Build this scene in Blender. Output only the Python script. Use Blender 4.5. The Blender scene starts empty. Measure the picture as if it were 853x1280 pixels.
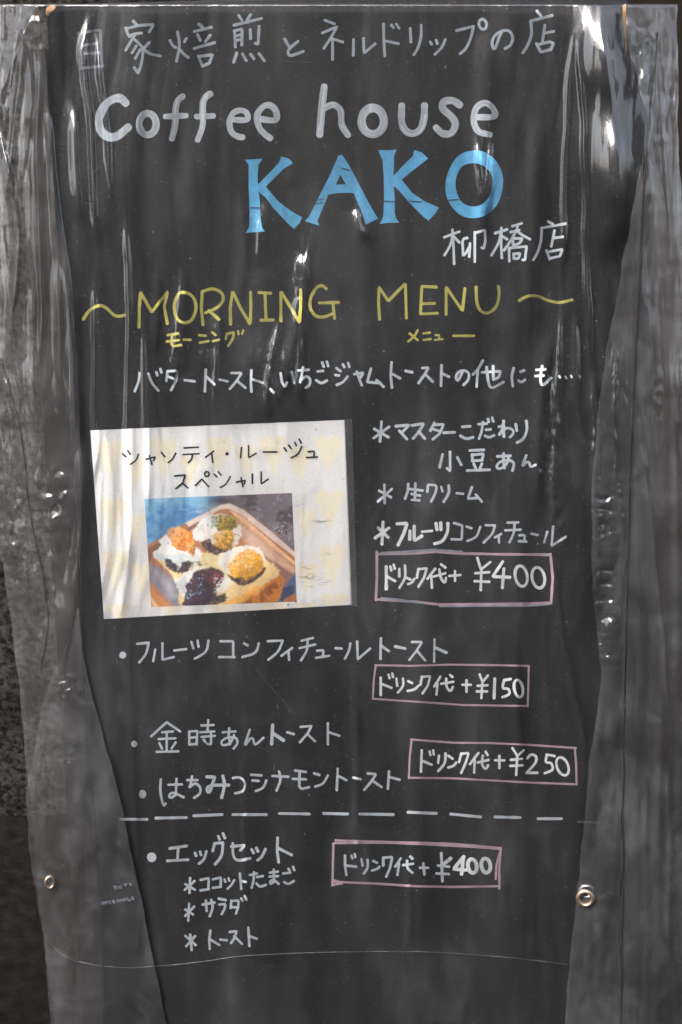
import bpy, math, random
import numpy as np
from mathutils import Vector, Matrix
from mathutils.geometry import tessellate_polygon

random.seed(7)
rng = np.random.default_rng(11)
R = math.radians
scene = bpy.context.scene
col = scene.collection

# ---------------------------------------------------------------- camera
LEAN, TILT, DIST, ZC = R(14), R(10), 1.171, 0.74
PITCH, ROLL = LEAN + TILT, R(-1.5)
LENS, SENSOR, PW, PH = 50.0, 24.0, 853.0, 1280.0
FPX = LENS / SENSOR * PW
cd = bpy.data.cameras.new("camera"); cam = bpy.data.objects.new("camera", cd); col.objects.link(cam)
cd.sensor_fit = 'HORIZONTAL'; cd.sensor_width = SENSOR; cd.lens = LENS
cd.clip_start = 0.05; cd.clip_end = 2000
look = Vector((0, math.cos(PITCH), -math.sin(PITCH)))
cam_loc = Vector((0, 0, ZC)) - look * DIST
cam_rot = Matrix.Rotation(R(90) - PITCH, 3, 'X') @ Matrix.Rotation(ROLL, 3, 'Z')
cam.matrix_world = Matrix.Translation(cam_loc) @ cam_rot.to_4x4()
scene.camera = cam

# ---------------------------------------------------------------- sky and sun
SUN_EL, SUN_AZ = R(50), R(-35)          # sun high, in front of the sign and to the left of the viewer
w = bpy.data.worlds.new("World"); scene.world = w; w.use_nodes = True
nt = w.node_tree; bg = nt.nodes['Background']
sky = nt.nodes.new('ShaderNodeTexSky'); sky.sky_type = 'NISHITA'; sky.sun_disc = False
sky.sun_elevation = SUN_EL; sky.air_density = 1.0; sky.dust_density = 5.0; sky.ozone_density = 1.0
# direction towards the sun: (-sin, -cos) keeps it on the viewer's side of the board
sdir = Vector((math.sin(SUN_AZ) * math.cos(SUN_EL), -math.cos(SUN_AZ) * math.cos(SUN_EL), math.sin(SUN_EL)))
sky.sun_rotation = math.atan2(sdir.x, sdir.y)
hs = nt.nodes.new('ShaderNodeHueSaturation'); hs.inputs['Saturation'].default_value = .55      # thin white overcast
nt.links.new(sky.outputs[0], hs.inputs['Color']); nt.links.new(hs.outputs[0], bg.inputs[0]); bg.inputs[1].default_value = 0.15
sl = bpy.data.lights.new("sun", 'SUN'); sl.energy = 1.3; sl.angle = R(32); sl.color = (1, 1, 1)
so = bpy.data.objects.new("sun", sl); col.objects.link(so)
so.rotation_euler = sdir.to_track_quat('Z', 'Y').to_euler()
scene.view_settings.view_transform = 'Standard'; scene.view_settings.look = 'None'
scene.view_settings.exposure = 2.15; scene.view_settings.gamma = 1.0
scene.view_settings.use_curve_mapping = False

# ---------------------------------------------------------------- the board's plane
B0 = np.array((0, 0, ZC)); AR = np.array((1.0, 0, 0))
AU = np.array((0, math.sin(LEAN), math.cos(LEAN))); AN = np.array((0, -math.cos(LEAN), math.sin(LEAN)))
CM = np.array(cam_rot); CL = np.array(cam_loc)
def at(px, py, h=0.0):
    """point(s) of the plane lying h metres in front of the board face"""
    px, py, h = np.broadcast_arrays(np.asarray(px, float), np.asarray(py, float), np.asarray(h, float))
    d = np.stack([(px - PW/2)/FPX, -(py - PH/2)/FPX, -np.ones_like(px)], -1) @ CM.T
    t = (h - (CL - B0) @ AN) / (d @ AN)
    return CL + d * t[..., None]
def ab(px, py):
    p = at(px, py) - B0
    return float(p @ AR), float(p @ AU)
def bp(a, b, h=0.0): return tuple(B0 + AR*a + AU*b + AN*h)

# ---------------------------------------------------------------- helpers
def vnoise(x, y, seed=0):
    x = np.asarray(x, float); y = np.asarray(y, float)
    tab = np.random.default_rng(seed).random((256, 256))
    xi = np.floor(x).astype(int); yi = np.floor(y).astype(int)
    fx = x - xi; fy = y - yi
    fx = fx*fx*fx*(fx*(fx*6-15)+10); fy = fy*fy*fy*(fy*(fy*6-15)+10)
    g = lambda i, j: tab[(xi+i) & 255, (yi+j) & 255]
    return (g(0,0)*(1-fx)+g(1,0)*fx)*(1-fy) + (g(0,1)*(1-fx)+g(1,1)*fx)*fy
def fbm(x, y, seed=0, n=4):
    s = 0; a = .5
    for i in range(n):
        s = s + a*vnoise(x*2**i, y*2**i, seed+i); a *= .5
    return s/(1-.5**n)
def sstep(a, b, x):
    t = np.clip((np.asarray(x, float)-a)/(b-a), 0, 1); return t*t*(3-2*t)
def link(name, me, mats, parent=None, smooth=False):
    o = bpy.data.objects.new(name, me); col.objects.link(o)
    for m in (mats if isinstance(mats, (list, tuple)) else [mats]): me.materials.append(m)
    if parent: o.parent = parent
    if smooth: me.shade_smooth()
    return o
def mesh(name, v, f, mats, parent=None, smooth=False):
    me = bpy.data.meshes.new(name); me.from_pydata([tuple(map(float, p)) for p in v], [], f); me.update()
    return link(name, me, mats, parent, smooth)
def empty(name, loc, label, cat):
    o = bpy.data.objects.new(name, None); col.objects.link(o); o.location = loc
    o.empty_display_size = .05; o['label'] = label; o['category'] = cat
    bpy.context.view_layer.update()
    return o
def keep(o, parent):                       # parent without moving the world-space mesh
    o.parent = parent; o.matrix_parent_inverse = Matrix.Translation(parent.location).inverted(); return o
def box_verts(p0, ax, ay, az):
    p0, ax, ay, az = map(np.array, (p0, ax, ay, az))
    v = [p0 + ax*i + ay*j + az*k for k in (0,1) for j in (0,1) for i in (0,1)]
    f = [(0,2,3,1),(4,5,7,6),(0,1,5,4),(2,6,7,3),(0,4,6,2),(1,3,7,5)]
    return v, f
def bevel(o, wd, seg=2):
    m = o.modifiers.new('bevel', 'BEVEL'); m.width = wd; m.segments = seg; m.limit_method = 'ANGLE'; return o

# ---------------------------------------------------------------- materials
def newmat(name):
    m = bpy.data.materials.new(name); m.use_nodes = True
    n = m.node_tree; b = n.nodes['Principled BSDF']; return m, n, b
def N(n, t, **kw):
    q = n.nodes.new(t)
    for k, v in kw.items():
        if k.startswith('i_'):
            q.inputs[k[2:].replace('_', ' ')].default_value = v
        else: setattr(q, k, v)
    return q
def ramp(n, src, stops):
    r = n.nodes.new('ShaderNodeValToRGB'); e = r.color_ramp.elements
    while len(e) < len(stops): e.new(.5)
    for q, (p, c) in zip(e, stops):
        q.position = p; q.color = (c, c, c, 1) if isinstance(c, (int, float)) else (*c, 1)
    n.links.new(src, r.inputs[0]); return r
def mixc(n, fac, a, b):
    m = n.nodes.new('ShaderNodeMix'); m.data_type = 'RGBA'
    for s, v in ((0, fac), (6, a), (7, b)):
        if hasattr(v, 'links'): n.links.new(v, m.inputs[s])
        elif isinstance(v, (int, float)): m.inputs[s].default_value = v
        else: m.inputs[s].default_value = (*v, 1)
    return m.outputs[2]
def coords(n, sx=1, sy=1, sz=1, rot=(0,0,0)):
    t = n.nodes.new('ShaderNodeTexCoord'); mp = n.nodes.new('ShaderNodeMapping')
    mp.inputs['Scale'].default_value = (sx, sy, sz); mp.inputs['Rotation'].default_value = rot
    n.links.new(t.outputs['Object'], mp.inputs[0]); return mp.outputs[0]
def noise(n, vec, scale, detail=4, rough=.55):
    q = N(n, 'ShaderNodeTexNoise'); q.inputs['Scale'].default_value = scale
    q.inputs['Detail'].default_value = detail; q.inputs['Roughness'].default_value = rough
    n.links.new(vec, q.inputs['Vector']); return q.outputs['Fac']
def bumpn(n, b, src, strength, dist):
    q = N(n, 'ShaderNodeBump'); q.inputs['Strength'].default_value = strength; q.inputs['Distance'].default_value = dist
    n.links.new(src, q.inputs['Height']); n.links.new(q.outputs[0], b.inputs['Normal'])
def specks(n, vec, scale, size):
    v = N(n, 'ShaderNodeTexVoronoi'); v.inputs['Scale'].default_value = scale
    n.links.new(vec, v.inputs['Vector'])
    d = ramp(n, v.outputs['Distance'], [(0, 1), (size, 0)])
    s = N(n, 'ShaderNodeSeparateColor'); n.links.new(v.outputs['Color'], s.inputs[0])
    g = ramp(n, s.outputs[0], [(.62, 0), (.95, 1)])
    m = N(n, 'ShaderNodeMath', operation='MULTIPLY'); n.links.new(d.outputs[0], m.inputs[0]); n.links.new(g.outputs[0], m.inputs[1])
    return m.outputs[0], s.outputs[1]

def board_mat():
    m, n, b = newmat('black_board_paint'); c = coords(n)
    big = noise(n, coords(n, 6, 6, 2), 1.2, 5)
    base = mixc(n, ramp(n, big, [(.3, 0), (.75, 1)]).outputs[0], (.007, .0069, .008), (.021, .0205, .0215))
    fine = noise(n, c, 420, 3, .7)
    base = mixc(n, ramp(n, fine, [(.45, 0), (.8, 1)]).outputs[0], base, (.026, .0255, .0265))
    s, h = specks(n, c, 230, .15)
    base = mixc(n, s, base, mixc(n, h, (.28, .15, .07), (.25, .24, .22)))
    n.links.new(base, b.inputs['Base Color']); b.inputs['Roughness'].default_value = .6
    b.inputs['Specular IOR Level'].default_value = .06
    bumpn(n, b, fine, .2, .0005); return m
def ink_mat(name, colr, dark=.6, var=.9):
    m, n, b = newmat(name); c = coords(n)
    a = N(n, 'ShaderNodeAttribute', attribute_name='tone')
    nz = noise(n, c, 170, 5, .75)
    k = N(n, 'ShaderNodeMath', operation='MULTIPLY_ADD'); n.links.new(nz, k.inputs[0]); k.inputs[1].default_value = var; k.inputs[2].default_value = -var*.5
    s = N(n, 'ShaderNodeMath', operation='ADD'); n.links.new(a.outputs['Fac'], s.inputs[0]); n.links.new(k.outputs[0], s.inputs[1])
    cc = mixc(n, ramp(n, s.outputs[0], [(0, 0), (1, 1)]).outputs[0], tuple(x*dark for x in colr), colr)
    n.links.new(cc, b.inputs['Base Color']); b.inputs['Roughness'].default_value = .55
    b.inputs['Specular IOR Level'].default_value = .15
    return m
def wood_mat(name, c1, c2):
    m, n, b = newmat(name)
    g = noise(n, coords(n, 40, 40, 3), 2.0, 6, .6)
    n.links.new(mixc(n, ramp(n, g, [(.3, 0), (.7, 1)]).outputs[0], c1, c2), b.inputs['Base Color'])
    b.inputs['Roughness'].default_value = .7; b.inputs['Specular IOR Level'].default_value = .08; bumpn(n, b, g, .3, .001); return m
def stone_mat(name, c1, c2, scale, bs=.6):
    m, n, b = newmat(name); c = coords(n)
    g = noise(n, c, scale, 8, .7); g2 = noise(n, c, scale*.12, 3)
    a = mixc(n, ramp(n, g, [(.40, 0), (.62, 1)]).outputs[0], c1, c2)
    a = mixc(n, ramp(n, g2, [(.35, 0), (.75, .7)]).outputs[0], a, tuple(x*.5 for x in c1))
    n.links.new(a, b.inputs['Base Color']); b.inputs['Roughness'].default_value = .9; b.inputs['Specular IOR Level'].default_value = .04
    bumpn(n, b, g, bs, .01); return m
def metal_mat(name, c, rough):
    m, n, b = newmat(name); b.inputs['Metallic'].default_value = 1
    g = noise(n, coords(n), 500, 3)
    n.links.new(mixc(n, ramp(n, g, [(.4, 0), (.8, .5)]).outputs[0], c, (.1, .08, .06)), b.inputs['Base Color'])
    b.inputs['Roughness'].default_value = rough; return m
def plastic_mat(name, haze, rough=.08, tint=(.60, .605, .63), spec=1.0, dirt=.3, streak=.25, soft=.5, mot=1.0, kf=1.7):
    m = bpy.data.materials.new(name); m.use_nodes = True; n = m.node_tree
    n.nodes.clear(); out = n.nodes.new('ShaderNodeOutputMaterial')
    c = coords(n)
    tr = N(n, 'ShaderNodeBsdfTransparent'); tr.inputs[0].default_value = (.97, .965, .96, 1)
    df = N(n, 'ShaderNodeBsdfDiffuse'); gl = N(n, 'ShaderNodeBsdfGlossy'); gl.inputs['Roughness'].default_value = rough
    gl.inputs['Color'].default_value = (spec, spec, spec, 1)
    big = noise(n, coords(n, 9, 9, 2.2), 1.6, 5, .6)
    mid = noise(n, coords(n, 30, 30, 24), 1.0, 5, .62)
    mid.node.inputs['Distortion'].default_value = 1.2
    stn = ramp(n, noise(n, coords(n, 24, 24, .45), 1.0, 4, .6), [(.36, .35), (.55, .9), (.70, 2.2)])
    mx = N(n, 'ShaderNodeMath', operation='MULTIPLY_ADD'); n.links.new(mid, mx.inputs[0]); mx.inputs[1].default_value = .5
    hb = N(n, 'ShaderNodeMath', operation='MULTIPLY'); n.links.new(big, hb.inputs[0]); hb.inputs[1].default_value = .6; n.links.new(hb.outputs[0], mx.inputs[2])
    hz = ramp(n, mx.outputs[0], [(.36, haze*(1-.7*mot)), (.55, haze), (.72, haze*(1+1.3*mot))])
    hs_ = N(n, 'ShaderNodeMix'); hs_.inputs[0].default_value = streak; hs_.inputs[2].default_value = 1; n.links.new(stn.outputs[0], hs_.inputs[3])
    hm = N(n, 'ShaderNodeMath', operation='MULTIPLY'); n.links.new(hz.outputs[0], hm.inputs[0]); n.links.new(hs_.outputs[0], hm.inputs[1])
    s, hcol = specks(n, c, 210, .13)
    add = N(n, 'ShaderNodeMath', operation='MULTIPLY_ADD'); n.links.new(s, add.inputs[0]); add.inputs[1].default_value = dirt
    n.links.new(hm.outputs[0], add.inputs[2])
    n.links.new(mixc(n, s, tint, mixc(n, hcol, (.30, .19, .11), (.6, .58, .55))), df.inputs[0])
    m1 = N(n, 'ShaderNodeMixShader'); n.links.new(add.outputs[0], m1.inputs[0]); n.links.new(tr.outputs[0], m1.inputs[1]); n.links.new(df.outputs[0], m1.inputs[2])
    lw = N(n, 'ShaderNodeFresnel'); lw.inputs[0].default_value = 1.52
    k = N(n, 'ShaderNodeMath', operation='MULTIPLY'); n.links.new(lw.outputs[0], k.inputs[0]); k.inputs[1].default_value = kf; k.use_clamp = True
    g2 = N(n, 'ShaderNodeBsdfGlossy'); g2.inputs['Roughness'].default_value = .27; g2.inputs['Color'].default_value = (spec*.9, spec*.9, spec*.9, 1)
    gm = N(n, 'ShaderNodeMixShader'); gm.inputs[0].default_value = soft; n.links.new(gl.outputs[0], gm.inputs[1]); n.links.new(g2.outputs[0], gm.inputs[2])
    m2 = N(n, 'ShaderNodeMixShader'); n.links.new(k.outputs[0], m2.inputs[0]); n.links.new(m1.outputs[0], m2.inputs[1]); n.links.new(gm.outputs[0], m2.inputs[2])
    fine = noise(n, coords(n, 70, 70, 22), 1.0, 4, .55)
    bn = N(n, 'ShaderNodeBump'); bn.inputs['Strength'].default_value = .25; bn.inputs['Distance'].default_value = .0015
    n.links.new(fine, bn.inputs['Height']); n.links.new(bn.outputs[0], gl.inputs['Normal'])
    s2, _ = specks(n, coords(n, 1, 1, .9, (.3, .5, .2)), 150, .19)
    patch = ramp(n, noise(n, coords(n, 14, 14, 9), 1.0, 3), [(.47, 0), (.62, 1)])
    dk = N(n, 'ShaderNodeMath', operation='MULTIPLY'); n.links.new(s2, dk.inputs[0]); n.links.new(patch.outputs[0], dk.inputs[1])
    dd = N(n, 'ShaderNodeBsdfDiffuse'); dd.inputs[0].default_value = (.02, .017, .014, 1)
    m3 = N(n, 'ShaderNodeMixShader'); n.links.new(dk.outputs[0], m3.inputs[0]); n.links.new(m2.outputs[0], m3.inputs[1]); n.links.new(dd.outputs[0], m3.inputs[2])
    n.links.new(m3.outputs[0], out.inputs[0]); return m

M = dict(
    board=board_mat(),
    white=ink_mat('pale_marker', (.68, .75, .82), .68), bright=ink_mat('bright_marker', (.90, .94, .97), .78),
    grey=ink_mat('grey_marker', (.37, .43, .49)), big=ink_mat('brushed_marker', (.56, .62, .68), .45, .5),
    yellow=ink_mat('yellow_marker', (.60, .56, .13)), pink=ink_mat('pink_marker', (.62, .44, .52), .72),
    blue=ink_mat('blue_marker', (.14, .50, .82), .55, 1.5), faint=ink_mat('faint_print', (.12, .135, .16)), black=ink_mat('black_print', (.035, .033, .035)),
    edge=wood_mat('bare_wood', (.30, .18, .09), (.45, .28, .15)),
    stile=wood_mat('brown_stained_wood', (.014, .012, .011), (.022, .019, .017)),
    door=wood_mat('dark_brown_wood', (.006, .0042, .0032), (.013, .009, .0065)),
    wall=stone_mat('rough_concrete', (.006, .0052, .0046), (.048, .044, .040), 110),
    facade=stone_mat('grey_render', (.06, .056, .053), (.10, .095, .09), 8, .2),
    ground=stone_mat('pavement_asphalt', (.004, .0034, .003), (.010, .0085, .007), 60, .4),
    brass=metal_mat('dull_nickel', (.27, .215, .17), .5), steel=metal_mat('dull_steel', (.36, .35, .34), .34),
)

# ================================================================ setting
BW_L, BW_T = ab(57, 5); BW_R = ab(783, 300)[0]; BW_B = -.70
zbot = 0.0
g = mesh('pavement', [(-300, -300, 0), (300, -300, 0), (300, 300, 0), (-300, 300, 0)], [(0, 1, 2, 3)], M['ground'])
g['kind'] = 'structure'
WY = .62                                      # the wall stands this far behind the sign's centre
v, f = box_verts((-2.6, WY, -.05), (2.92, 0, 0), (0, .2, 0), (0, 0, 3.0))
o = bevel(mesh('stone_wall', v, f, M['wall']), .01)
o['label'] = 'rough speckled grey stone wall at the left behind the sign'; o['category'] = 'wall'
v, f = box_verts((.323, WY - .02, -.03), (.9, 0, 0), (0, .2, 0), (0, 0, 3.0))
o = bevel(mesh('wooden_door', v, f, M['door']), .004)
o['label'] = 'dark brown wooden door panel at the right behind the sign'; o['category'] = 'door'

# unseen house across the street, added so the flat film mirrors something dark
v, f = box_verts((-12.5, -9.5, 0), (25, 0, 0), (0, 1.5, 0), (0, 0, 7.6))
opp = empty('unseen_street_house', Vector((0, -8, 0)), 'unseen grey rendered house across the street, added for the film to mirror', 'house')
keep(mesh('wall', v, f, M['facade']), opp)
for i in range(12):
    for z in (.9, 3.6):
        v, f = box_verts((-11.6+i*2.0, -8.03, z), (1.2, 0, 0), (0, .06, 0), (0, 0, 1.5)); fr = keep(mesh('window', v, f, M['door']), opp)

# ================================================================ menu board
board = empty('menu_board', Vector(bp((BW_L + BW_R)/2, BW_B)),
              'black menu board with handwritten coffee house menu in white, blue and yellow marker', 'menu board')
THK = .020
v, f = box_verts(bp(BW_L, BW_B, -THK), AR*(BW_R-BW_L), AU*(BW_T-BW_B), AN*THK)
panel = bevel(keep(mesh('panel', v, f, M['board']), board), .0015)
for a0, a1 in ((BW_L-.026, BW_L-.002), (BW_R+.002, BW_R+.026)):
    v, f = box_verts(bp(a0, BW_B, -THK-.022), AR*(a1-a0), AU*(BW_T-BW_B-.03), AN*.028)
    bevel(keep(mesh('stile', v, f, M['stile']), board), .003)
def chip(pts, h=.0012):
    n = len(pts); fr = [at(x, y, h) for x, y in pts]; bk = [p - AN*.004 for p in fr]
    fs = [tuple(range(n))[::-1]] + [(i, (i+1) % n, n+(i+1) % n, n+i) for i in range(n)]
    o = keep(mesh('bare_wood', fr + bk, fs, M['edge']), board); return o
chip([(58,9),(64,6),(70,8),(67,13),(62,16),(60,20),(57,17)])['label'] = 'worn corner showing bare tan wood'
chip([(779,6),(783,4),(784,60),(782,75),(781,40),(779,22)])['label'] = 'worn edge showing bare tan wood'

# ---------------------------------------------------------------- hand lettering
def catmull(p, k=5):
    if len(p) < 3: return p
    q = [p[0]] + list(p) + [p[-1]]; out = []
    for i in range(1, len(q)-2):
        a, b, c, d = (np.array(q[j], float) for j in (i-1, i, i+1, i+2))
        for t in np.linspace(0, 1, k, endpoint=False):
            out.append(.5*((2*b)+(-a+c)*t+(2*a-5*b+4*c-d)*t*t+(-a+3*b-3*c+d)*t**3))
    out.append(np.array(q[-2], float)); return out
def chaikin(p):
    if len(p) < 3: return p
    out = [np.array(p[0], float)]
    for i in range(1, len(p)-1):
        a, b, c = (np.array(p[j], float) for j in (i-1, i, i+1))
        out += [b+(a-b)*min(.3, 1.2/max(1e-6, np.linalg.norm(a-b))), b, b+(c-b)*min(.3, 1.2/max(1e-6, np.linalg.norm(c-b)))]
    out.append(np.array(p[-1], float)); return out
class Ink:
    def __init__(s, h0=.0004): s.v, s.f, s.t, s.h0, s.k = [], [], [], h0, 0
    def lift(s):
        s.k += 1; return s.h0 + (s.k % 28)*.00003
    def ribbon(s, pts, w, tone=None):
        pts = [np.array(p, float) for p in pts]
        seg = [np.linalg.norm(pts[i+1]-pts[i]) for i in range(len(pts)-1)]
        L = sum(seg); 
        if L < 1e-6: return s.disc(pts[0], w/2, w/2)
        n = max(3, int(L/1.6)); cum = np.concatenate([[0], np.cumsum(seg)]); P = np.array(pts)
        tt = np.linspace(0, L, n); P = np.stack([np.interp(tt, cum, P[:, 0]), np.interp(tt, cum, P[:, 1])], 1)
        d = np.gradient(P, axis=0); d /= np.maximum(1e-6, np.linalg.norm(d, axis=1))[:, None]
        nn = np.stack([-d[:, 1], d[:, 0]], 1)
        ph = random.random()*99
        ww = w*.46*(.92+.22*vnoise(tt*.12+ph, tt*0+ph, 3))
        h = s.lift(); b = len(s.v); tb = random.uniform(.45, .75) if tone is None else tone
        edge = np.minimum(tt, L-tt); pool = np.exp(-edge/max(1.0, w*.45))*.35
        # rounded ends: two extra narrowing rings at each end
        rings = [(P[0]-d[0]*ww[0]*.85, nn[0], ww[0]*.45, 0), (P[0]-d[0]*ww[0]*.5, nn[0], ww[0]*.83, 0)]
        rings += [(P[i], nn[i], ww[i], tt[i]/L) for i in range(n)]
        rings += [(P[-1]+d[-1]*ww[-1]*.5, nn[-1], ww[-1]*.83, 1), (P[-1]+d[-1]*ww[-1]*.85, nn[-1], ww[-1]*.45, 1)]
        pl = np.concatenate([[pool[0]]*2, pool, [pool[-1]]*2])
        px = []; py = []; hh = []
        for (c, m, r, u), q in zip(rings, pl):
            for e, tn in ((-1, .08), (0, -.06), (1, .08)):
                px.append(c[0]+m[0]*r*e); py.append(c[1]+m[1]*r*e); hh.append(h+u*.00003); s.t.append(tb+tn+q)
        s.v += list(at(px, py, hh))
        for i in range(len(rings)-1):
            for j in (0, 1):
                q = b+i*3+j; s.f.append((q, q+1, q+4, q+3))
    def disc(s, c, rx, ry, tone=.7):
        h = s.lift(); b = len(s.v); n = 20; a = np.linspace(0, 2*math.pi, n, endpoint=False)
        r = 1+.12*(vnoise(a*1.3+c[0], a*0+c[1], 5)-.5)
        s.v += [at(c[0], c[1], h)] + list(at(c[0]+np.cos(a)*rx*r, c[1]+np.sin(a)*ry*r, h))
        s.t += [tone-.2]+[tone]*n
        s.f += [(b, b+1+(i+1) % n, b+1+i) for i in range(n)]
    def poly(s, outer, holes=(), tone=.6):
        h = s.lift(); loops = [outer]+list(holes); flat = [p for l in loops for p in l]
        tri = tessellate_polygon([[Vector((x, y, 0)) for x, y in l] for l in loops]); b = len(s.v)
        s.v += list(at([p[0] for p in flat], [p[1] for p in flat], h)); s.t += [tone+random.uniform(-.1, .1) for _ in flat]
        s.f += [tuple(b+i for i in t) for t in tri]
    def build(s, name, mat, parent, label=None):
        o = mesh(name, s.v, s.f, mat, parent)
        a = o.data.attributes.new('tone', 'FLOAT', 'POINT'); a.data.foreach_set('value', np.array(s.t, np.float32))
        keep(o, parent)
        if label: o['label'] = label
        return o
def trace(ink, region, wdt, text):
    x0, y0, x1 = region; k = (x1-x0)/853.0
    cv = lambda t: (x0+float(t.split(',')[0])*k, y0+float(t.split(',')[1])*k)
    for st in text.replace('\n', ' ').split(';'):
        st = st.strip()
        if not st: continue
        w_ = wdt
        if '@' in st: st, q = st.split('@'); w_ = float(q)
        if st[0] in 'od':
            q = [float(t) for t in st[1:].replace(',', ' ').split()]
            c = (x0+q[0]*k, y0+q[1]*k); rx = q[2]*k; ry = (q[3] if len(q) > 3 else q[2])*k; sl_ = q[4] if len(q) > 4 else 0
            if st[0] == 'd': ink.disc(c, rx, ry); continue
            an = np.linspace(-1.9, -1.9-2*math.pi, 30)
            ink.ribbon([(c[0]+math.cos(t)*rx-math.sin(t)*ry*sl_, c[1]+math.sin(t)*ry) for t in an], w_*k)
            continue
        sm = st[0] == '~'; p = [cv(t) for t in st.lstrip('~').split()]
        ink.ribbon(catmull(p) if sm else chaikin(p), w_*k)
def line(mat, label, *blocks, name='lettering', parent=None, h0=.0004):
    ink = Ink(h0)
    for r, w_, t in blocks: trace(ink, r, w_, t)
    return ink.build(name, M[mat], parent or board, label)

line('faint', 'first character of the top line, its ink dimmed to stand for the glare', ((90,10,250), 20, """45,165 50,280 60,400; 45,168 130,152 190,145 195,250 203,390; 58,250 165,235; 85,302 195,296; 60,400 205,385;"""))  # the glare's fading is put into the ink colour here
line('grey', 'thin grey handwritten Japanese line along the top edge',
 ((90,10,250), 20, """ 408,85 432,110; 358,130 372,172 385,190; 365,135 440,115 545,107 515,158; 380,185 420,170 465,165; 420,175 390,225 358,280;
 ~420,210 470,262 472,310 460,380 440,430; 440,430 415,395; 430,250 400,298; 455,275 422,335; 515,228 480,265; ~475,270 520,302 588,318"""),
 ((210,10,390), 18, """~12,190 30,222 48,232; 110,178 98,198; ~57,140 66,190 66,240 50,315; 66,238 90,268 122,292; 182,92 205,112; 155,138 258,112;
 175,155 192,190; 250,160 222,198; 155,238 278,203; 180,282 205,345; 185,285 265,275 245,325 210,340;
 420,42 438,70; 490,38 470,68; 392,100 555,60; 395,135 400,230; 392,135 440,122 438,218; 400,165 435,155; 400,192 440,182; 488,125 490,180;
 540,105 535,212 518,208; 408,265 390,320; 442,270 465,310; 490,272 510,300; 540,268 572,312; 692,182 722,235; ~772,195 725,235 712,262 730,280 803,255"""),
 ((390,10,560), 18, """82,75 142,98; 65,155 158,115 120,185 75,252; 130,190 130,322; 140,195 195,212; 262,195 260,295; 324,188 328,282 398,222;
 450,98 452,200 458,300; 462,205 545,222; 500,105 512,122; 530,98 548,125; 618,125 622,212; ~686,105 685,180 665,250 640,292; 742,210 752,226; 780,200 788,222; ~838,195 815,245 772,290"""),
 ((540,5,710), 19, """155,165 262,138; ~262,138 245,210 215,275 178,310; o320,125,24,32,-.1; ~445,165 425,200 395,280 378,243 398,195 440,168 485,168 508,208 495,255 460,278;
 660,42 685,72; 620,105 755,70; ~622,112 625,190 600,260 570,305; 710,130 695,232; 712,180 765,170; 655,245 685,300 750,282; 660,255 740,235 765,245 745,285"""))

def brushed(region, strokes, wd, ink):
    """broad letters filled in with several passes of the marker"""
    x0, y0, x1 = region; k = (x1-x0)/853.0
    for st, wk in strokes:
        if st[0] == 'o':
            q = [float(t) for t in st[1:].split(',')]
            p = [(x0+(q[0]+math.cos(t)*q[2])*k, y0+(q[1]+math.sin(t)*q[3])*k) for t in np.linspace(-1.6, -1.6-2*math.pi, 40)]
        else:
            p = catmull([(x0+float(t.split(',')[0])*k, y0+float(t.split(',')[1])*k) for t in st.split()])
        W = wk*k; ink.ribbon(p, W, .42)
        P = np.array([np.array(q, float) for q in p]); d = np.gradient(P, axis=0); d /= np.maximum(1e-6, np.linalg.norm(d, axis=1))[:, None]
        nn = np.stack([-d[:, 1], d[:, 0]], 1)
        for _ in range(7):
            e = random.uniform(-.36, .36)*W; i0 = random.randint(0, len(P)//4); i1 = len(P)-random.randint(0, len(P)//4)
            if i1-i0 > 2: ink.ribbon(list((P+nn*e)[i0:i1]), W*random.uniform(.10, .28), random.choice((.25, .6, .72, .9)))
ink = Ink()
brushed((110,100,360), [("162,98 140,78 110,80 75,105 48,160 55,215 90,242 125,238 155,215 172,200", 38), ("o255,187,36,46", 32),
  ("405,68 385,85 375,120 372,190 358,250", 28), ("330,155 420,151", 26), ("522,58 500,75 490,110 490,190 468,255", 28), ("463,155 535,152", 26),
  ("618,168 680,168 676,138 650,128 620,140 604,175 612,220 640,240 660,243", 26), ("735,165 800,170 802,130 775,106 745,115 722,150 730,200 755,230 778,247", 28)], 0, ink)
ink.build('lettering', M['big'], board, 'broad grey brushed letters reading Coffee')
ink = Ink()
brushed((380,95,640), [("84,42 75,120 65,240", 32), ("85,130 120,117 150,140 156,200 182,242", 28), ("o283,184,46,54", 36),
  ("402,120 402,190 420,225 450,235 480,215 493,170 495,120", 30), ("640,118 610,100 575,105 570,132 605,165 622,195 606,232 570,235 542,210", 30),
  ("712,168 782,164 772,127 742,110 708,130 697,180 715,225 765,240", 27)], 0, ink)
ink.build('lettering', M['big'], board, 'broad grey brushed letters reading house')

ink = Ink()
def cpoly(region, outer, holes=()):
    x0, y0, x1 = region; k = (x1-x0)/853.0
    c = lambda t: [(x0+float(q.split(',')[0])*k, y0+float(q.split(',')[1])*k) for q in t.split()]
    ink.poly(c(outer), [c(h) for h in holes])
C1, C2 = (300,180,480), (460,180,640)
cpoly(C1, "30,92 80,90 132,85 126,100 110,122 105,190 108,260 118,330 122,420 130,490 148,518 90,521 35,525 55,490 58,400 52,250 52,120")
cpoly(C1, "106,240 190,155 235,105 240,88 245,72 290,85 315,112 260,145 150,255 118,282 108,275")
cpoly(C1, "112,275 152,250 230,340 300,395 370,435 355,465 322,502 290,475 200,380 150,312 118,290")
cpoly(C1, "582,68 605,62 650,130 700,225 760,340 800,412 820,440 745,478 730,420 675,290 640,288 580,290 525,298 490,380 460,455 472,483 385,455 410,430 470,310 530,190 575,90", ["597,182 567,240 628,238"])
cpoly(C2, "62,35 118,36 172,32 162,50 155,75 152,190 160,330 160,410 168,440 185,465 120,466 70,472 85,445 92,420 96,330 95,200 88,100")
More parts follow.
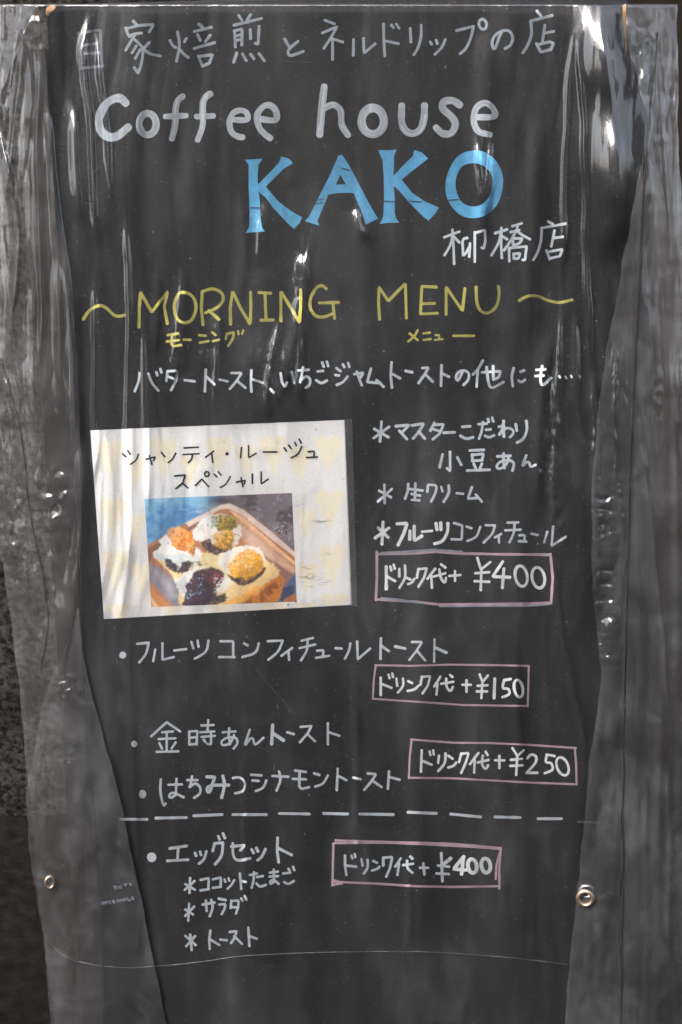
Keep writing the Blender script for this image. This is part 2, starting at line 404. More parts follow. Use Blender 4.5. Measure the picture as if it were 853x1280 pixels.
cpoly(C2, "150,190 215,120 268,70 275,35 320,48 358,85 300,130 200,210 160,236 150,225")
cpoly(C2, "155,232 200,208 260,285 330,335 422,375 400,410 360,452 330,430 250,350 185,275 152,245")
def ring(s): 
    p = [tuple(map(float, q.split(','))) for q in s.split()]; p = catmull(p+[p[0]], 4)[:-1]; return ' '.join('%.1f,%.1f' % (q[0], q[1]) for q in p)
cpoly(C2, ring("640,35 700,50 765,105 798,180 800,250 785,320 750,380 690,425 620,438 560,425 510,385 470,320 460,245 475,170 510,100 565,50"),
      [ring("625,112 590,117 555,135 528,185 520,240 530,295 560,345 610,368 665,362 710,325 735,270 740,215 725,165 680,125")])
for _ in range(26):            # pale marker passes inside the letters, kept along the strokes
    pass
ink.build('lettering', M['blue'], board, 'large sky blue capitals reading KAKO')
for reg, sc in [(C1, s) for s in ('60,376 118,376', '440,352 490,346', '600,140 655,155', '445,335 500,322')] + [(C2, s) for s in ('95,338 160,338', '245,338 320,340', '475,332 540,327')]:
    line('black', None, (reg, 5, sc), name='scratch', h0=.0016)

line('white', 'grey white handwritten Japanese shop branch name at the right',
 ((545,265,715), 17, """105,110 112,220 115,325; 52,158 148,122; ~105,150 90,210 55,270; 115,155 148,190; ~165,200 175,168 198,162; 168,190 172,275 195,250; 215,195 210,280; 195,245 214,212;
 245,125 245,312; 248,130 308,112 312,180 300,230 288,222; 412,98 410,200 415,288; 372,132 448,108; ~408,130 395,190 350,270; 415,150 448,170;
 480,88 540,70; ~515,80 505,115 470,180 428,240; 470,125 525,112; 505,115 545,145 592,170; 490,165 545,165 525,195 485,210 485,180; 460,235 462,308; 462,225 570,215 560,300 545,300; 488,262 530,258 520,290 490,292 488,265;
 705,58 735,75; 662,100 815,72; ~665,100 660,180 640,250 612,300; 745,115 725,215; 740,162 798,155; 695,240 715,295; 700,250 795,232 780,275 718,290"""))

line('yellow', 'yellow handwritten word MORNING with a wavy stroke and small Japanese reading below',
 ((100,345,270), 20, """~22,270 60,215 120,185 165,200 210,242 245,252 278,245; 370,320 372,200 380,100 450,225 550,98 528,190 548,298;
 ~650,102 620,110 592,180 605,260 650,292 700,275 728,205 715,140 680,108 650,102; 768,95 762,200 772,305; 550,370 615,360@16; 545,410 620,402@16; 578,368 575,430 590,440 635,432@16; 652,398 695,400@16; 748,370 790,374@16; 752,418 805,408@16"""),
 ((260,345,430), 20, """~-30,95 30,80 85,105 95,150 60,195 -15,230; 5,215 70,272; 142,302 140,200 155,95 205,200 265,302 270,200 268,100; 320,103 395,107; 358,105 365,272; 332,277 410,275;
 458,280 458,95 575,290 582,190 582,85; ~745,80 715,60 680,75 645,140 645,205 680,250 730,255 785,235; 700,168 820,165; 785,170 795,265;
 28,352 48,370@15; 32,408 72,398@15; 120,360 112,395@15; 120,362 165,352 155,395 128,438@15; 190,345 193,365@14; 222,340 215,362@14"""))
line('yellow', 'yellow handwritten word MENU with a wavy stroke and small Japanese reading below',
 ((465,345,725), 12.5, """32,178 28,110 30,45 68,102 138,30 140,100 142,172; 265,45 205,42 200,155 270,152; 205,113 258,112; 305,158 305,45 372,142 382,50; ~428,45 432,110 450,145 480,150 510,125 522,80 520,42;
 ~605,100 640,82 680,82 725,100 770,108 822,97; ~188,222 175,245 150,268@10; 155,235 188,262@10; 212,235 238,232@10; 212,262 242,258@10; 262,242 278,242 275,258@9; 258,262 290,258@9; 335,245 420,245@11"""))

line('white', 'white handwritten Japanese line below the yellow heading',
 ((160,445,350), 15, """~65,95 60,140 38,198; ~115,98 135,150 172,195; 160,90 165,108; 182,72 188,92; 222,85 215,140; 222,85 278,82 270,140 242,192; 225,115 268,132; 318,135 375,142; 437,75 432,198; 440,115 487,160; 515,132 560,142;
 580,95 638,95 610,140 572,185; 612,138 660,178; 693,80 690,150 694,200; 695,130 758,150; 800,185 818,205"""),
 ((335,440,535), 15, """68,112 75,160 92,188 102,162; 128,105 140,165; 160,98 218,95; 188,82 180,130 172,160; ~175,150 205,130 225,145 222,175 202,190; 265,103 295,100; ~258,150 285,165 315,152; 290,55 298,78; 315,50 322,75;
 365,85 388,102; 360,122 380,125; ~425,130 400,160 368,175; 400,65 408,80; 428,58 435,80; 460,118 510,110 495,135; 475,105 490,150 502,178; 550,88 530,160 600,165; 580,150 618,185; 660,55 655,120 662,190; 662,115 705,140; 735,100 770,108"""),
 ((530,440,730), 15, """-8,85 25,82 8,115 -28,165; 10,120 48,158; 95,70 92,180; 95,112 135,132; ~208,102 185,150 172,135 185,108 215,98 240,115 235,150 212,175; ~315,45 290,90 262,120; 288,95 282,185; 310,108 410,102 400,135 372,148; ~335,80 345,160 365,190 425,160; 370,75 372,145;
 ~480,85 470,130 475,182; 515,105 535,98; ~505,152 520,160 540,148; ~632,75 622,140 635,175 680,138; 600,95 650,92; 595,128 640,125; 722,128 728,136@11; 755,130 762,140@11; 785,125 790,135@11; 830,128 836,134@11"""))

line('white', 'white handwritten Japanese item with asterisk, in two lines right of the photo card',
 ((460,515,670), 14.5, """70,48 62,150; 32,85 105,128; 108,75 30,132; 142,72 212,65 172,105; 160,95 200,138; 225,68 285,58 260,100 230,135; 258,98 290,135; 338,55 318,95; 338,65 385,62 365,110 330,138; 335,88 370,98; 385,105 442,103; 480,75 520,72; ~470,120 500,135 535,128;
 562,62 605,58; 585,50 578,100 565,135; 600,90 625,88; ~595,120 615,128 642,118; 610,35 615,50; 632,28 638,48; 690,45 688,90 692,125; 665,75 695,68 668,115; ~670,110 705,82 735,90 738,110 722,128; 752,62 757,95; ~805,45 808,90 790,135 758,155;
 380,215 365,280; 418,202 418,300 402,285; 455,230 475,268; 518,195 590,192; 530,215 532,245; 530,218 588,212 580,245; 530,248 582,245; 538,262 548,285; 580,262 570,285; 505,297 620,293; 658,225 725,222; 690,210 688,250 695,285; ~715,235 700,270 668,288 655,275 675,252 715,245 742,260 735,298; ~805,220 785,275 805,255 820,258 828,278 852,268"""))
line('white', 'white handwritten Japanese cream item with thin asterisk',
 ((460,590,610), 19, """118,90 120,222; 80,132 165,180; 172,120 72,210; 288,85 285,135 265,190; 295,120 390,132; 338,80 335,200; 310,155 372,168; 312,198 368,202; 428,95 424,140; ~430,92 485,98 480,150 450,210; 522,105 532,138; ~575,95 575,150 540,212; 632,150 678,155; 740,108 712,190 775,185; 768,160 812,212"""))
line('bright', 'bolder bright white handwritten start of the fruit item', 
 ((460,590,610), 24, "108,355 100,512; 72,395 145,465; 150,398 52,470; 208,368 280,365 255,440 215,520; 300,418 298,480; 330,385 330,490 385,455; 385,425 458,418@17; 485,365 492,410; 518,360 520,410; ~570,365 565,430 530,490 475,510"))
line('white', 'thin white handwritten rest of the fruit item',
 ((460,590,610), 18, "612,362 672,380 668,480 595,478; 702,388 738,400; ~800,390 770,460 708,490"),
 ((560,590,710), 18, "270,378 335,380; ~335,380 315,440 255,502; 380,440 335,465; 362,455 365,502; 425,360 502,358; 410,415 518,410; ~475,365 470,430 438,500; 508,450 548,448 545,485; 505,492 560,495; 595,438 640,448; 708,425 685,500; 750,388 738,525 840,460"))

I_ = (460,680,700)
line('bright', 'white handwritten price 400 yen in the first pink box', (I_, 12, """82,100 82,200@15; 85,145 122,165; 100,100 105,118; 115,92 120,110; 140,110 140,145; ~165,95 165,150 140,195; 172,150 190,158; ~207,155 195,172 178,178; 225,110 218,150; 225,112 262,108 250,150 225,190; 300,110 265,155; 282,140 285,195; 292,145 345,130; ~318,112 325,150 342,172 348,150; 325,90 345,105;
 362,142 412,138; 388,120 388,165; 487,62 502,110; 545,80 505,112 502,205; 478,130 540,125; 475,165 540,168; 600,78 555,145 632,148@14; 605,110 598,195@14; o682,143,27,46,-.12@14; o758,150,28,46,-.12@14"""))
line('pink', 'pink hand drawn box round the 400 yen price beside the card', (I_, 12.0, "40,45 200,42 300,34 400,42 560,45 810,48; 812,45 822,150 815,260; 815,262 700,266 320,269 200,256 38,246; 40,35 40,150 36,250"), name='price_box')
line('grey', 'blue grey marker line doubling the pink box', (I_, 8, "320,277 520,275 700,276 805,268; 60,240 130,246 250,264; 100,38 300,25 420,34; 60,38 200,36"), name='price_box', h0=.0012)

line('white', 'white handwritten Japanese fruit toast item with round bullet',
 ((140,790,360), 12, """d52,112,16,17; 122,58 178,52; ~178,52 165,105 132,148; 210,85 200,142; 245,55 245,135 300,122; 302,90 360,83; 385,48 395,80; 415,42 420,72; ~468,42 455,95 402,130; 525,45 588,45 588,122; 520,122 595,122; 640,55 658,65; ~712,55 695,100 632,122; 755,45 828,42; ~828,42 805,95 758,135"""),
 ((350,785,570), 12, """60,97 8,135; 42,110 45,155; 105,62 162,48; 95,98 172,80; ~135,60 130,110 102,158; 180,110 212,108 208,138; 175,145 240,135; 270,98 300,100; ~342,75 335,110 315,150; 375,65 378,152 438,100; 490,50 488,150@14; 490,85 528,112@14; 560,90 608,100@15; 640,68 690,68 660,115 628,155; 665,110 705,158; 750,55 748,165; 752,95 808,120@15"""))
K_ = (455,820,675)
line('bright', 'white handwritten price 150 yen', (K_, 12.5, """82,105 82,190; 85,135 135,155; 120,90 125,108; 138,85 142,102; 158,110 162,145; ~190,110 190,145 165,178; 215,122 235,132; ~268,142 245,162 212,170; 282,100 275,140; 282,102 322,98 310,145 285,182; 372,100 342,148; 358,135 352,188; 375,135 435,125; ~400,110 402,150 420,170 432,150; 418,92 430,102;
 478,140 520,140; 498,118 498,175; 562,90 575,125; 602,95 575,128 570,205; 552,145 600,142; 548,172 598,172; 635,110 632,205@15; ~680,120 674,155 700,160 705,185 672,200@14; 680,118 712,112@14; o750,158,21,42,-.15@14"""))
line('pink', 'thin mauve hand drawn box round the 150 yen price', (K_, 9.5, "55,45 230,48 420,42 640,45 800,48; 800,48 798,150 795,245; 795,243 480,238 300,225 45,208; 58,45 48,120 44,208"), name='price_box')
line('white', 'white handwritten Japanese sweet bean toast item with round bullet',
 ((150,890,440), 9, """d53,118,12,12; 172,38 115,90; 172,38 222,72; 155,75 195,72; 142,100 205,97; 172,75 172,140; 145,115 155,135; 205,112 190,135; 135,147 215,145; 255,72 255,120; 255,72 285,70 282,120; 258,95 282,93; 256,120 282,118; 300,50 345,48; 325,30 322,70; 295,75 348,72; 300,92 350,88; 335,75 335,120 322,118; 308,102 315,112;
 378,75 425,72; 402,60 400,90 405,120; ~420,85 405,115 378,122 375,108 395,95 425,95 432,115 418,135; ~478,65 460,122 480,98 490,100 498,120 528,95; 562,48 558,118@13; 562,78 602,105@13; 615,75 640,82; 665,55 705,52 690,80 662,112; 690,82 718,108; 765,42 765,120; 768,75 808,88"""))
L_ = (500,915,730)
line('bright', 'white handwritten price 250 yen', (L_, 12, """102,85 98,185; 105,135 148,152; 138,90 142,108; 155,85 158,105; 182,110 178,145; ~212,100 208,145 178,182; 225,110 245,125; ~262,142 248,158 225,165; 285,100 275,140; 285,102 320,98 305,145 285,190; 365,98 325,150; 348,130 345,190; 362,142 412,130; ~385,110 382,150 398,172 410,155; 398,92 408,108;
 442,132 485,132; 462,112 462,168; 522,75 545,110; 575,85 545,112 540,200; 515,130 568,125; 512,158 570,155; ~592,122 610,105 632,115 628,145 588,190@13; 588,190 638,190@13; ~682,108 678,140 702,145 708,175 672,192@12; 680,105 718,112@12; o755,160,27,42,-.25@12"""))
line('pink', 'thin mauve hand drawn box round the 250 yen price', (L_, 9.5, "52,35 240,50 420,52 600,60 818,75; 812,75 818,150 820,245; 820,243 600,235 420,225 240,215 42,213; 55,35 46,120 42,215"), name='price_box')
line('white', 'white handwritten Japanese honey cinnamon toast item with round bullet',
 ((160,950,340), 15.5, """d87,203,22,25; ~195,115 192,180 202,240 213,272 224,258; 240,148 320,145; 288,112 285,180 285,205; ~285,205 255,225 245,210 270,195 330,222; 352,120 412,120; 380,98 375,130 365,162; ~368,160 400,140 428,165 425,200 392,225; 468,100 515,103@20; ~515,103 500,145 485,190 470,185 475,160 520,150 598,150@19; ~562,95 572,150 555,225@20;
 ~622,108 665,105 695,140 680,185 635,198; 730,88 792,92; 738,122 775,125; ~820,122 800,165 758,185"""),
 ((330,950,510), 15.5, """50,95 145,100; ~90,68 98,120 75,182; 185,63 250,72; 172,112 250,115; 212,68 210,160 225,172 268,162; 298,80 330,90; ~380,92 350,140 305,158; 438,52 432,180; 440,95 490,120; 530,105 575,115; 615,80 665,85 640,125 595,178; 640,120 698,162; 742,68 735,172; 745,102 805,118"""))
line('white', 'row of white dashes ruled across the board',
 ((130,1000,760), 5.0, "28,33 73,33; 88,31 140,30; 152,27 200,25; 218,25 275,25; 297,23 348,24; 372,23 413,24; 433,24 490,25; 515,21 563,23; 587,24 638,29; 662,29 705,30; 735,32 775,32"), name='dashed_line')
line('faint', 'last dash of the row, rubbed faint', ((130,1000,760), 4, '803,37 840,39'), name='dashed_line')
line('white', 'white handwritten Japanese egg set heading with large round bullet',
 ((170,1035,380), 15, """d80,150,24,25; 172,105 258,92; 215,105 210,165; 160,168 265,162; 300,128 306,142; 326,122 331,138; ~358,120 345,160 320,182; ~400,78 390,118; 398,80 442,75; ~442,75 435,140 402,185; 418,42 425,60; 442,28 452,52; 485,95 552,88 530,115; ~492,78 495,140 520,165 580,155; 588,110 598,128; 612,102 620,120; ~658,108 640,145 618,165; 720,50 718,120 725,175; 725,105 792,138"""))
line('white', 'small white handwritten Japanese egg item with asterisk', ((170,1035,380), 13, """275,255 272,330; 250,285 300,315; 298,270 248,315; 328,265 370,255 368,310; 328,318 370,312; 390,262 432,252 430,298; 390,305 432,300; 450,262 455,275; 470,255 475,270; ~500,265 485,290 465,310; 528,232 535,310; 535,270 560,275; 578,240 615,232; 600,225 598,265 588,305; 615,250 645,245; ~612,282 630,298 660,290;
 680,228 722,222; 678,248 722,245; 700,212 702,275; ~702,272 685,285 682,272 700,265 725,285; 748,232 785,228; ~752,275 775,285 802,270; 775,208 782,220; 798,198 805,215"""))
line('white', 'small white handwritten Japanese salad item with asterisk', ((220,1110,380), 17, """88,105 82,220; 62,145 115,178; 122,125 62,188; 178,112 258,98; 200,85 205,155; ~235,80 245,130 225,190; 285,72 332,82; 288,112 330,108 325,140 305,175; 370,85 365,135; 370,88 418,85 415,130 400,172; 368,128 415,132; 435,70 445,88; 458,55 472,80"""))
line('white', 'small white handwritten Japanese toast item with asterisk, lowest line', ((220,1110,380), 17, """95,312 105,415; 62,320 132,382; 128,322 68,390; 230,285 222,345 226,408; 230,345 290,382; 295,345 340,350; 358,295 405,290 390,335 368,368; 388,322 442,375; 483,265 490,388; 488,322 540,340"""))
R_ = (400,1040,640)
line('white', 'white handwritten price of the egg set, 400 yen', (R_, 12, """112,105 112,150 118,192; 118,150 162,155; 140,105 145,118; 155,98 158,112; 185,122 190,150; ~212,125 212,160 195,185; 238,130 255,138; ~265,155 255,165 232,172; 282,115 282,150; 282,115 322,112 312,160 295,200; 360,118 335,155; 352,140 345,192; 370,148 415,142; ~388,128 390,160 412,182; 402,110 412,120; 445,160 482,160; 460,140 465,190; 540,95 545,220; 582,118 548,145@17; 525,150 575,155; 518,185 575,188"""))
line('bright', 'bolder white numerals 400 at the end of the egg set price', (R_, 17, "640,110 595,165 650,170; 638,115 630,188; o678,152,20,31,-.1; o738,150,20,32,-.1"))
line('pink', 'doubled pink hand drawn box round the egg set price', (R_, 10.3, "70,38 250,44 430,48 600,54 805,72; 66,50 300,48 500,57 700,68 802,76; 805,72 798,160 798,252; 805,75 785,150 782,210; 798,242 600,245 430,242 250,230 60,222; 60,52 58,150 56,238; 62,216 105,228 58,236"), name='price_box')

for reg, sc in (((130,780,440), '~520,150 590,235 655,310'), ((640,0,853), '30,700 60,640'), ((210,10,390), '690,312 850,322')):
    line('faint', None, (reg, 1.3, sc), name='scratch', h0=.0012)

# ================================================================ the printed photo card
def srgb(c): 
    c = np.asarray(c, float)/255.; return np.where(c <= .04045, c/12.92, ((c+.055)/1.055)**2.4)
def sdf(x, y, pts):
    pts = np.asarray(pts, float); d = np.full(x.shape, 1e9); ins = np.zeros(x.shape, bool)
    for i in range(len(pts)):
        a, b = pts[i], pts[(i+1) % len(pts)]; e = b-a
        t = np.clip(((x-a[0])*e[0]+(y-a[1])*e[1])/max(1e-9, e@e), 0, 1)
        d = np.minimum(d, np.hypot(x-a[0]-e[0]*t, y-a[1]-e[1]*t))
        c = (a[1] > y) != (b[1] > y)
        ins ^= c & (x < (b[0]-a[0])*(y-a[1])/(b[1]-a[1]+1e-12)+a[0])
    return np.where(ins, -d, d)
def paint_sheet(name, quad, nx, ny, h, thick, paint, mat, parent):
    u, v = np.meshgrid(np.linspace(0, 1, nx), np.linspace(0, 1, ny)); q = np.array(quad, float)
    P = (q[0]*((1-u)*(1-v))[..., None]+q[1]*(u*(1-v))[..., None]+q[2]*(u*v)[..., None]+q[3]*((1-u)*v)[..., None])
    X, Y = P[..., 0], P[..., 1]; c = np.clip(paint(X, Y), 0, 1)
    top = at(X, Y, h).reshape(-1, 3); idx = np.arange(nx*ny).reshape(ny, nx)
    f = np.stack([idx[:-1, :-1], idx[1:, :-1], idx[1:, 1:], idx[:-1, 1:]], -1).reshape(-1, 4)
    rim = np.concatenate([idx[0], idx[1:, -1], idx[-1, -2::-1], idx[-2:0:-1, 0]]); n = len(rim); b0 = nx*ny
    side = np.stack([rim, np.roll(rim, -1), b0+(np.arange(n)+1) % n, b0+np.arange(n)], 1)
    V = np.concatenate([top, top[rim]-AN*thick]); F = np.concatenate([f, side])
    me = bpy.data.meshes.new(name); me.from_pydata(V.tolist(), [], F.tolist()); me.update()
    a = me.color_attributes.new('print', 'FLOAT_COLOR', 'POINT')
    cc = np.concatenate([c.reshape(-1, 3), c.reshape(-1, 3)[rim]]); cc = np.concatenate([cc, np.ones((len(cc), 1))], 1)
    a.data.foreach_set('color', cc.astype(np.float32).ravel())
    return keep(link(name, me, mat, None), parent)
def print_mat(name, rough):
    m, n, b = newmat(name); a = N(n, 'ShaderNodeAttribute', attribute_name='print')
    g = noise(n, coords(n), 500, 2)
    n.links.new(mixc(n, ramp(n, g, [(.35, 0), (.75, .05)]).outputs[0], a.outputs['Color'], (.25, .25, .25)), b.inputs['Base Color'])
    b.inputs['Roughness'].default_value = rough; return m
M['paper'] = print_mat('printed_paper', .6); M['photo'] = print_mat('printed_photo', .45)
CARD = [(113,538), (431,525), (440,756), (130,774)]
card = empty('photo_card', Vector(at(276, 648, 0)), 'white printed card with pale yellow hearts and a photo of toast on the board', 'printed card')
cs = 350/853.
HEARTS = [(92,160,80,125),(172,200,60,95),(255,155,84,125),(335,195,62,100),(422,150,84,125),(505,165,66,110),(590,150,84,130),(670,175,74,115),(758,145,80,120),
          (102,335,80,125),(172,370,56,95),(108,500,80,130),(186,525,58,100),(120,625,76,60),(280,620,76,60),(762,315,84,135),(688,355,60,90),(768,485,84,140),(694,520,60,100),(775,600,80,70),(690,615,60,50),(430,622,80,60),(590,622,80,60)]
def paint_card(X, Y):
    x, y = (X-100)/cs, (Y-510)/cs
    c = np.ones(X.shape+(3,))*srgb((232,233,234)); y0 = srgb((238,231,213)); m = np.zeros(X.shape)
    for cx, cy, ww, hh in HEARTS:
        u = np.abs(x-cx)/(ww/2); v = (y-cy)/(hh/2)            # v -1 top .. 1 tip
        lobe = 1-np.hypot((u-.5)/.5, (v+.62)/.40); cone = (1-v)*.58 - u
        ins = np.maximum(lobe*.5, np.where(v > -.62, np.minimum(cone, 1-v), -1))
        m = np.maximum(m, sstep(-.03, .05, ins))
    c = c*(1-m[..., None])+y0*m[..., None]
    st = sstep(.62, .8, fbm(x*.006, y*.006, 31))*.10; c = c*(1-st[..., None])+srgb((190,175,150))*st[..., None]
    sp = sstep(.80, .88, vnoise(x*.30, y*.30, 32))*.14; c = c*(1-sp[..., None])+srgb((120,95,75))*sp[..., None]
    # dark dried scuffs beside the photo
    for cx, cy, L, s in ((668,295,20,1), (735,345,24,2), (750,445,14,1), (700,515,32,3), (715,544,14,1), (740,530,24,2), (690,485,16,2)):
        k = np.exp(-((x-cx)/L)**2-((y-cy)/(3.2*s))**2)*sstep(.50, .62, fbm(x*.05+cx, y*.35, 33+s)); c = c*(1-k[..., None]*.6)+srgb((75,62,55))*k[..., None]*.6
    return c
CARD_H = .0012
paint_sheet('paper', CARD, 540, 410, CARD_H, .0009, paint_card, M['paper'], card)
PHOTO = [(180.8,623.5), (365.2,616.2), (371.1,752), (189.2,758.9)]
def paint_photo(X, Y):
    x, y = (X-170)*4.062, (Y-610)*4.062
    wx = x+(fbm(x*.03, y*.03, 41)-.5)*26+(fbm(x*.11, y*.11, 57)-.5)*9; wy = y+(fbm(x*.03+9, y*.03, 42)-.5)*26+(fbm(x*.11, y*.11, 58)-.5)*9
    n1 = fbm(x*.012, y*.016, 43); n2 = fbm(x*.05, y*.05, 44); n3 = vnoise(x*.16, y*.16, 45)
    c = np.zeros(X.shape+(3,))
    def lay(col, k): 
        nonlocal c
        col = srgb(col) if np.ndim(col) == 1 else col; k = np.clip(k, 0, 1)[..., None]; c = c*(1-k)+col*k
    def blob(col, pts, soft=9, warp=True, k=1.0, vol=0.0, r=16):
        pp = np.array(catmull(list(pts)+[pts[0], pts[1], pts[2]], 5)[5:-10]) if warp else pts
        xx, yy = (wx, wy) if warp else (x, y); d0 = sdf(xx, yy, pp)
        base = np.ones(X.shape+(3,))*srgb(col)
        if vol:                       # light from the upper left in the printed picture
            g = np.clip((sdf(xx+r, yy+r, pp)-sdf(xx-r, yy-r, pp))/(2.2*r), -1, 1)
            base = base*(1-vol*np.clip(g, 0, 1))[..., None] + (1-base)*(vol*(.55 if sum(col) > 300 else .08)*np.clip(-g, 0, 1))[..., None]
        lay_lin(base, k*sstep(soft, -soft, d0))
    def lay_lin(col, k):
        nonlocal c
        k = np.clip(k, 0, 1)[..., None]; c = c*(1-k)+col*k
    def spot(col, cx, cy, rx, ry, k=1.0): lay(col, k*np.exp(-((x-cx)/rx)**2-((y-cy)/ry)**2))
    lay((128,178,208), np.ones(X.shape))
    lay((84,144,190), sstep(.40, .68, n1)); lay((180,205,220), sstep(.55, .8, fbm(x*.008, y*.02, 46))*.8)
    lay((118,108,116), sstep(340, 500, x+.5*(y-60))); lay((72,58,62), sstep(.46, .66, fbm(x*.012+4, y*.014, 47))*sstep(370, 520, x)*.85); lay((62,52,60), np.exp(-((x-440)/70)**2-((y-65)/26)**2)*.9)
    lay((150,140,152), sstep(.56, .72, n2)*sstep(520, 640, x)*.65)
    # wooden tray
    blob((176,120,82), [(40,300),(250,180),(420,95),(470,80),(540,110),(700,230),(840,360),(840,640),(20,640),(20,310)], 5, False)
    blob((132,84,58), [(40,318),(260,205),(330,165),(320,190),(90,335),(60,400),(60,340)], 6, False)
    blob((222,206,196), [(250,178),(430,86),(475,78),(550,112),(700,232),(840,355),(840,375),(690,262),(540,138),(470,104),(430,108),(270,196)], 4, False)
    blob((230,190,150), [(470,108),(540,142),(830,395),(830,410),(700,310),(520,160)], 5, False)
    blob((205,166,140), [(500,150),(640,250),(820,420),(820,470),(730,410),(560,290),(520,220)], 14, False); blob((216,190,176), [(545,200),(650,290),(760,400),(700,370),(560,270)], 16, False, .8)
    blob((142,104,96), [(640,340),(810,440),(810,500),(735,560),(720,450)], 12, False)
    blob((70,96,136), [(815,420),(815,590),(700,590),(745,520)], 10, False); blob((46,62,92), [(745,505),(800,500),(790,560),(735,570)], 7); blob((170,106,54), [(735,590),(760,560),(840,520),(840,620)], 6, False)
    blob((140,136,150), [(60,380),(110,400),(330,560),(250,640),(190,600),(70,470)], 12, False); blob((172,170,178), [(75,400),(150,450),(230,560),(180,560)], 16, False, .7)
    blob((196,134,78), [(60,500),(110,540),(190,610),(60,610)], 8, False); blob((226,196,150), [(70,545),(120,610),(90,610)], 6, False)
    # toast
    blob((246,220,164), [(90,340),(150,310),(330,330),(470,290),(640,350),(735,450),(560,560),(420,610),(230,600),(210,480)], 7, vol=0.15, r=24)
    lay((250,226,176), sstep(.5, .7, n2)*sstep(8, -8, sdf(wx, wy, [(230,360),(330,330),(440,370),(520,520),(460,590),(300,560)]))*.7)
    blob((198,126,48), [(500,590),(600,520),(735,445),(742,500),(690,590),(440,600)], 6); lay((150,84,28), sstep(.48, .62, n2)*sstep(6, -6, sdf(wx, wy, [(520,600),(620,530),(735,460),(735,500),(640,590)])))
    blob((232,176,84), [(440,585),(560,530),(640,490),(560,560),(480,595)], 7)
    # cream, beans and jams
    cream = (250,249,246)
    blob(cream, [(290,210),(330,160),(400,130),(470,140),(525,200),(530,250),(500,290),(400,290),(320,270),(290,240)], 6, vol=0.22, r=24)
    lay((198,196,188), sstep(.55, .75, n1)*sstep(4, -4, sdf(wx, wy, [(300,210),(400,140),(400,290),(320,260)]))*.6)
    blob((76,54,52), [(330,275),(370,262),(400,295),(480,290),(490,315),(420,338),(350,312)], 5); 
    blob((166,140,58), [(385,140),(430,128),(490,145),(515,185),(500,210),(430,220),(395,190)], 6, vol=0.4, r=24); lay((112,108,40), .7*sstep(.45, .70, n3)*sstep(4, -4, sdf(wx, wy, [(385,135),(510,150),(500,200),(400,205)]))*.8); blob((160,186,178), [(382,160),(400,150),(408,190),(390,205)], 7)
    blob((222,166,50), [(400,225),(450,212),(492,230),(490,295),(440,318),(395,280)], 6, vol=0.4, r=24); lay((150,118,44), .7*sstep(.52, .75, n3)*sstep(3, -3, sdf(wx, wy, [(400,230),(490,235),(490,300),(400,300)]))*.8)
    for cx, cy in ((495,175), (505,235), (420,210), (415,265), (520,240), (365,190)): spot((50,40,30), cx, cy, 4, 4)
    blob(cream, [(88,330),(130,290),(120,270),(170,235),(300,300),(340,340),(310,375),(200,385),(120,365)], 7, vol=0.22, r=24)
    blob((216,226,230), [(95,330),(180,335),(320,360),(220,390),(120,365)], 9)
    blob((62,52,60), [(140,360),(190,378),(330,378),(300,400),(230,432),(160,405)], 6); blob((240,240,236), [(200,380),(214,374),(230,384),(222,412),(208,414)], 6); blob((240,238,232), [(285,385),(310,378),(318,400),(295,402)], 5)
    blob((228,140,36), [(160,225),(190,205),(235,200),(290,240),(305,280),(295,345),(260,325),(200,300)], 5, vol=0.45, r=24)
    lay((248,186,84), sstep(.56, .70, n3)*sstep(3, -3, sdf(wx, wy, [(165,220),(240,205),(295,260),(250,290),(195,280)]))*.85); lay((188,96,16), sstep(.60, .72, fbm(x*.06, y*.06, 49))*sstep(3, -3, sdf(wx, wy, [(190,250),(300,270),(295,340),(220,300)])))
    blob(cream, [(425,360),(470,315),(540,292),(620,310),(655,350),(640,390),(480,430),(430,400)], 6, vol=0.22, r=24)
    blob((66,46,46), [(465,430),(520,455),(600,440),(655,395),(650,430),(590,480),(520,488)], 5)
    blob((238,182,52), [(470,380),(500,340),(560,312),(620,330),(648,380),(620,430),(560,468),(490,440)], 6, vol=0.35, r=24)
    lay((252,226,150), sstep(.56, .70, n2)*sstep(4, -4, sdf(wx, wy, [(490,350),(560,310),(600,330),(580,400),(510,400)]))*.9); lay((216,146,26), sstep(.58, .7, n1)*sstep(4, -4, sdf(wx, wy, [(480,400),(640,370),(600,450),(500,440)]))*.6)
    blob(cream, [(205,470),(260,425),(340,400),(430,430),(490,470),(470,510),(400,540),(300,580),(225,530)], 7, vol=0.22, r=24)
    blob((216,220,224), [(205,475),(250,445),(270,560),(225,520)], 9)
    blob((78,30,38), [(255,490),(300,430),(370,402),(430,420),(445,460),(410,520),(385,600),(245,600),(262,540)], 5, vol=0.45, r=24)
    lay((46,34,52), sstep(.45, .6, n2)*sstep(3, -3, sdf(wx, wy, [(250,500),(300,440),(360,420),(360,600),(245,600)]))*.9); lay((140,36,34), sstep(.52, .66, n2)*sstep(3, -3, sdf(wx, wy, [(350,410),(440,430),(420,500),(370,480)]))*.9)
    lay((170,190,214), sstep(.60, .86, n2)*sstep(3, -3, sdf(wx, wy, [(260,480),(320,430),(360,440),(350,560),(260,580)]))*.9)
    blob((84,60,48), [(390,560),(455,530),(445,580),(360,600)], 5)
    tx = fbm(x*.07, y*.07, 54); ty = fbm(x*.10+3, y*.10, 55); tz = vnoise(x*.14, y*.14, 56)
    ins = lambda p, s=5: sstep(s, -s, sdf(wx, wy, p))
    J = [(165,228),(190,205),(235,200),(288,240),(302,280),(292,340),(258,322),(200,298)]
    lay((252,196,92), .6*sstep(.50, .64, tx)*ins(J)); lay((196,98,14), .8*sstep(.52, .36, tx)*sstep(.5, .6, ty)*ins(J)); lay((250,226,180), .4*sstep(.66, .8, tz)*ins(J))
